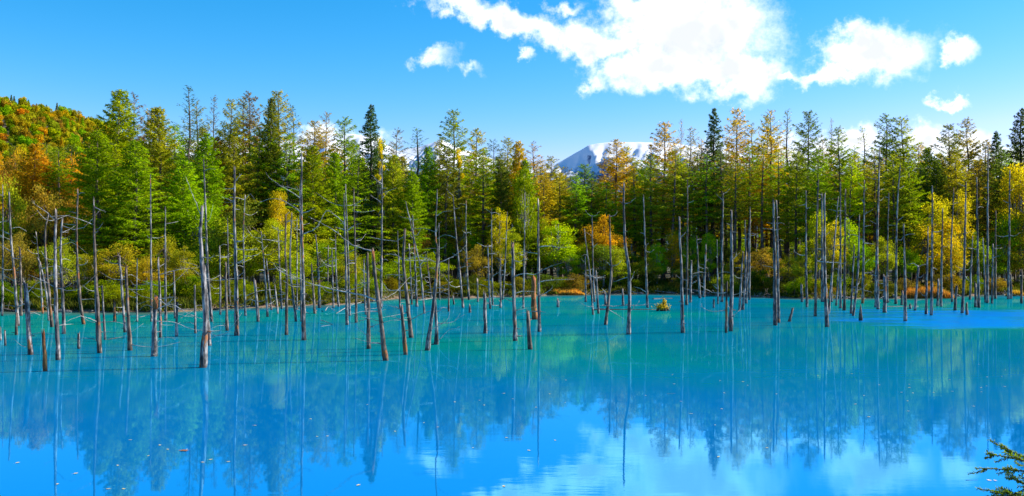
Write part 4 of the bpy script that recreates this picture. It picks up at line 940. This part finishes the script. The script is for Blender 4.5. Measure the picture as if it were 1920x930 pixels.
# ------------------------------------------------------------------ floating and fallen things
def logm(name, pxy, w, m_, label, z=0.0, cat='log', zs=None):
    rg = random.Random(int(pxy[0][0])); Ds = [dist(y) for x, y in pxy]
    p = [Vector(((x - CX) * d / F, d, 0.0)) for (x, y), d in zip(pxy, Ds)]
    o0 = p[0].copy(); q = [a - o0 for a in p]
    if zs: 
        for a, zz in zip(q, zs): a.z = zz
    r = w * Ds[0] / F / 2 * (.55 if 'log' not in name else .9); n = 10; S = spline(q, n); mb = MB()
    tube(mb, S, [r * (1 - .5 * i / n) * rg.uniform(.9, 1.1) for i in range(n + 1)], 7, rg, .12)
    o = mb.build(name, m_, None); o.location = o0; tag(o, label, cat); return o
logm('floating_log', [(1110, 581.5), (1160, 581), (1232, 580.5)], 4.5, M_dead_brown, 'long pale log lying low in the water left of the mossy clump')
logm('floating_log', [(1224, 561), (1240, 560), (1262, 559.5)], 4, M_dead, 'short grey log lying in the shallows behind the mossy clump')
logm('floating_stick', [(601, 605), (612, 607), (623, 609)], 3, M_twig, 'upper stick of the floating V-shaped pair left of centre', cat='stick', zs=(.14, .1, .02))
logm('floating_stick', [(602, 612), (612, 610.5), (623, 609.2)], 2.6, M_twig, 'lower stick of the floating V-shaped pair left of centre', cat='stick')
logm('floating_log', [(1660, 575.5), (1690, 575), (1722, 574.6)], 3.5, M_twig, 'thin pale log floating beside the isolated dark trunk at right')
logm('floating_stick', [(630, 588), (655, 580), (678, 575)], 3, M_twig, 'bleached arched stick rising from the water before the green bushes', cat='stick', zs=(.0, .25, .35))
logm('fallen_branch', [(610, 585), (616, 582), (628, 583)], 3, M_twig, 'small hooked branch in the water left of the arched stick', cat='branch', zs=(.1, .25, .0))
logm('fallen_log', [(1330, 554.5), (1300, 553.5), (1275, 553)], 4.5, M_dead, 'fallen grey log along the far bank below the dark shrubs', zs=(.25, .5, .7))
logm('floating_stick', [(326, 591), (335, 590), (344, 589)], 3, M_twig, 'short pale stick floating left of the thickest trunk', cat='stick')
logm('floating_stick', [(1250, 738.5), (1266, 737.5)], 1.6, M_dead_brown, 'thin dark twig floating below the centre right trunks', cat='stick')
logm('floating_stick', [(1811, 900.5), (1833, 900.2)], 2.2, M_dead_brown, 'dark twig floating in front of the green branches at bottom right', cat='stick')
# mossy clump
D0 = dist(583); bx = (1243 - CX) * D0 / F
cl = empty('mossy_stump', (bx, D0, 0)); cl.scale = (.8, .8, .8); rg = random.Random(3); mb = MB()
for k in range(9):
    a = rg.uniform(0, 6.28); tube(mb, spline([(0, 0, .3), (math.cos(a) * .3, math.sin(a) * .2, .32), (math.cos(a) * .65, math.sin(a) * .35, -.1)], 5), [.12, .1, .09, .07, .05, .03], 6, rg, .2)
tube(mb, [(.1, 0, -.2), (.12, 0, .25), (.25, 0, .55)], [.32, .26, .1], 8, rg, .2, jag=.1); mb.build('stump', M_dead_brown, cl)
NR = np.random.RandomState(8); mb = MB(); n = 900; pos = NR.normal(size=(n, 3)) * (.24, .18, .12) + (-.12, -.1, .36); hh = pos[:, 2] > 0.02; pos = pos[hh]; n = len(pos)
p2 = NR.normal(size=(260, 3)) * (.1, .1, .2) + (.12, 0, .72); pos = np.concatenate([pos, p2]); n = len(pos)
tri_sprays(mb, pos, NR.normal(size=(n, 3)) + (0, 0, 1), NR.uniform(.06, .16, n), NR.uniform(.04, .09, n), NR.uniform(0, 1, n)); ff = mb.build('moss', M_leaf, cl, False); ff.color = (.45, .33, .03, 1)
tag(cl, 'low stump topped with bright yellow moss and a seedling in the water', 'stump')

# floating leaves
M_ylw = simple('fallen_leaf_yellow', (.62, .50, .20), .5); M_brl = simple('fallen_leaf_brown', (.30, .11, .04), .6)
def leaf_mesh(seed, m):
    rg = random.Random(seed); mb = MB(); n = 10; ring = []
    for k in range(n):
        a = 2 * math.pi * k / n; r = 0.5 * (1 if k % 2 else .62) * (1 - .3 * abs(math.sin(a))); ring.append((math.cos(a) * r * 1.3, math.sin(a) * r, .10 * rg.random() + 0.06))
    mb.add([(0, 0, .02)] + ring, [(0, i + 1, (i + 1) % n + 1) for i in range(n)]); mb.add([(.6, 0, .05), (.62, .03, .05), (.98, .02, .2)], [(0, 1, 2)])
    return mb.mesh('fallen_leaf', m, False)
LM = [leaf_mesh(1, M_ylw), leaf_mesh(2, M_ylw)]
def leaf(px, py, s, me, label, group=None):
    D = dist(py); o = bpy.data.objects.new('fallen_leaf', me); C.objects.link(o); o.location = ((px - CX) * D / F, D, 0.004); o.scale = (s, s, s * .5); o.rotation_euler = (0, 0, rng.uniform(0, 6.28)); tag(o, label, 'leaf', group)
leaf(345, 845.5, .19, leaf_mesh(3, M_brl), 'large brown leaf floating alone in the lower left water')
leaf(1855, 901, .10, leaf_mesh(4, simple('fallen_leaf_pale', (.7, .6, .55))), 'larger of two pale leaves floating above the bottom right branches')
leaf(1866, 901.5, .08, leaf_mesh(5, simple('fallen_leaf_pale_pink', (.7, .55, .5))), 'smaller of two pale leaves floating above the bottom right branches')
LV = [(33, 868), (142, 888), (245, 825), (300, 835), (315, 843), (350, 843), (478, 798), (460, 835), (395, 862), (380, 867), (221, 873), (203, 917), (232, 917), (278, 855), (108, 908), (428, 866), (583, 786), (595, 819), (614, 818), (689, 759), (741, 809), (795, 793), (853, 754), (899, 751), (908, 760), (945, 738), (961, 748), (821, 801), (950, 821), (887, 840), (1005, 764), (1041, 826), (992, 845), (672, 910), (945, 912),
      (1061, 713), (1060, 755), (1031, 739), (1211, 742), (1261, 703), (1264, 720), (1277, 753), (1296, 776), (1350, 714), (1402, 723), (1393, 716), (1358, 737), (1353, 767), (1620, 742), (1597, 701), (1705, 721), (1705, 727), (1712, 737), (1702, 752), (1703, 771), (1629, 782), (1604, 758), (1649, 722), (1690, 736), (1751, 736), (1780, 712), (1786, 734), (1840, 727), (1850, 724), (1840, 735), (1851, 707), (1885, 694), (1884, 725), (1878, 706), (1826, 762), (1836, 684), (1347, 857), (1438, 840), (1456, 739), (1534, 705), (1711, 677), (1341, 797)]
for (px, py) in LV:
    leaf(px, py, rng.uniform(.05, .085), rng.choice(LM), 'tiny yellow leaf floating on the calm foreground water', 'small leaves floating on the near water')

# ------------------------------------------------------------------ conifer sprays of the near bank at the bottom right
def near_bush():
    root = empty('yew_bush', (4.75, 7.6, gz(4.75, 7.6))); rg = random.Random(41); global NR; NR = np.random.RandomState(41)
    st = MB(); fo = MB(); D = 7.6
    def loc(px, py, dd=0): return W(px, py, D + dd) - root.location
    foot = Vector((0.3, 0.2, -0.1))
    tube(st, spline([foot, Vector((.25, .1, .8)), loc(2010, 905, .1), loc(1960, 840, .1)], 8), [.035 - .003 * i for i in range(9)], 7, rg, .1)
    mains = [[loc(1985, 880), loc(1935, 868), loc(1895, 858), loc(1848, 850)], [loc(1985, 885, -.1), loc(1930, 884, -.1), loc(1880, 880, -.1), loc(1832, 878, -.1)],
             [loc(2000, 930, .1), loc(1950, 915, .1), loc(1915, 905, .1), loc(1886, 889, .1)], [loc(2000, 950), loc(1940, 935), loc(1890, 925), loc(1832, 916)], [loc(1990, 860, .15), loc(1930, 858, .15), loc(1900, 848, .15), loc(1878, 841, .15)],
             [loc(2000, 940, -.15), loc(1930, 932, -.15), loc(1880, 930, -.15), loc(1845, 931, -.15)], [loc(1990, 925, -.05), loc(1940, 912, -.05), loc(1905, 925, -.05), loc(1872, 938, -.05)]]
    for mpt in mains:
        S = spline(mpt, 16); tube(st, S, [.009 - .00042 * i for i in range(17)], 5, rg, .05, cap=False)
        subs = [S]
        for k in range(11):
            i = rg.randint(2, 15); sgn = rg.choice((-1, 1)); d = (S[i + 1] - S[i]).normalized(); sd = Vector((0, rg.uniform(-1, 1), sgn * rg.uniform(.3, 1))).normalized()
            L = rg.uniform(.04, .11); T = spline([S[i], S[i] + d * L * .6 + sd * L * .35, S[i] + d * L * 1.2 + sd * L * .6], 5); tube(st, T, [.0035, .003, .0025, .002, .002, .0015], 4, None, 0, cap=False); subs.append(T)
        for T in subs:
            for i in range(len(T) - 1):
                d = (T[i + 1] - T[i]); n = max(3, int(d.length / .0032)); dn_ = d.normalized()
                for k in range(n):
                    p = T[i] + d * (k + rg.random()) / n; sd = Vector((rg.gauss(0, .35), rg.gauss(0, 1), rg.gauss(0, 1))); sd = (sd - dn_ * sd.dot(dn_)).normalized()
                    dr = (dn_ * .75 + sd).normalized(); L = rg.uniform(.018, .031); s2 = dr.cross(sd + Vector((.1, .2, .3))).normalized() * rg.uniform(.0035, .0055)
                    a = p; b = p + dr * L * .5 + s2; c = p + dr * L; e = p + dr * L * .5 - s2
                    fo.add([a, b, c, e], [(0, 1, 2, 3)], min(1, max(0, rg.gauss(.5, .25))))
    st.build('stem', M_bark, root); o = fo.build('foliage', M_needle, root, False); o.color = (.11, .17, .012, 1)
    tag(root, 'green needle-leaved bush reaching into the bottom right corner', 'bush')
near_bush()

# ------------------------------------------------------------------ labels of living plants: kind, colour and rank left to right
KN = {'dense': 'full-crowned larch', 'larch': 'larch', 'thin': 'slim sparse larch', 'bare': 'bare-topped larch', 'spruce': 'dense spruce', 'birch': 'round-crowned birch', 'maple': 'bushy broadleaf tree', 'vine': 'narrow birch', 'shrub': 'low shrub', 'hill': 'crown', 'stone': 'stone', 'wood': 'piece of driftwood'}
RW = {'skyline': 'with its tip against the sky', 'front': 'in the front forest row', 'inner': 'deep inside the forest', 'edge': 'at the forest edge', 'bank': 'on the far waterline', 'under': 'among the trunks inside the forest', 'low': 'low at the back of the forest', 'mid': 'in the middle forest rows', 'stone': 'at the far waterline', 'drift': 'lying on the far waterline'}
buckets = {}
for p in plants: buckets.setdefault((p[1], p[3]), []).append(p)
GR = {'skyline': 'larches and spruces forming the skyline', 'front': 'larches of the front rows', 'edge': 'autumn broadleaf trees at the forest edge'}
for (stem, row), lst in buckets.items():
    lst.sort(key=lambda q: q[2] if row != 'near' else q[0].location.y)
    for i, (o, st, px, rw, grp) in enumerate(lst):
        if row == 'hill': txt = '%s tree on the hillside %s, %s of its colour from the left' % (st[0], st[2], ordn(i + 1))
        else:
            pos = ('the only such one' if len(lst) == 1 else ordn(i + 1) + ' such from the left') if row != 'near' else ordn(i + 1) + ' from the camera'
            txt = '%s %s %s, %s' % (st[0], KN[st[1]], RW[row], pos)
        o['label'] = txt; o['group'] = grp or GR.get(row)
for lst in P.values():
    for o in lst:
        if 'label' not in o.keys():
            for ch in list(o.children): bpy.data.objects.remove(ch)
            bpy.data.objects.remove(o)
for o in bpy.data.objects:
    if 'H' in o.keys(): del o['H']

for _o in bpy.data.objects:
    if _o.parent is None and 'label' in _o.keys() and len(_o['label'].split()) > 16: print('LONG', _o.name, _o['label'])
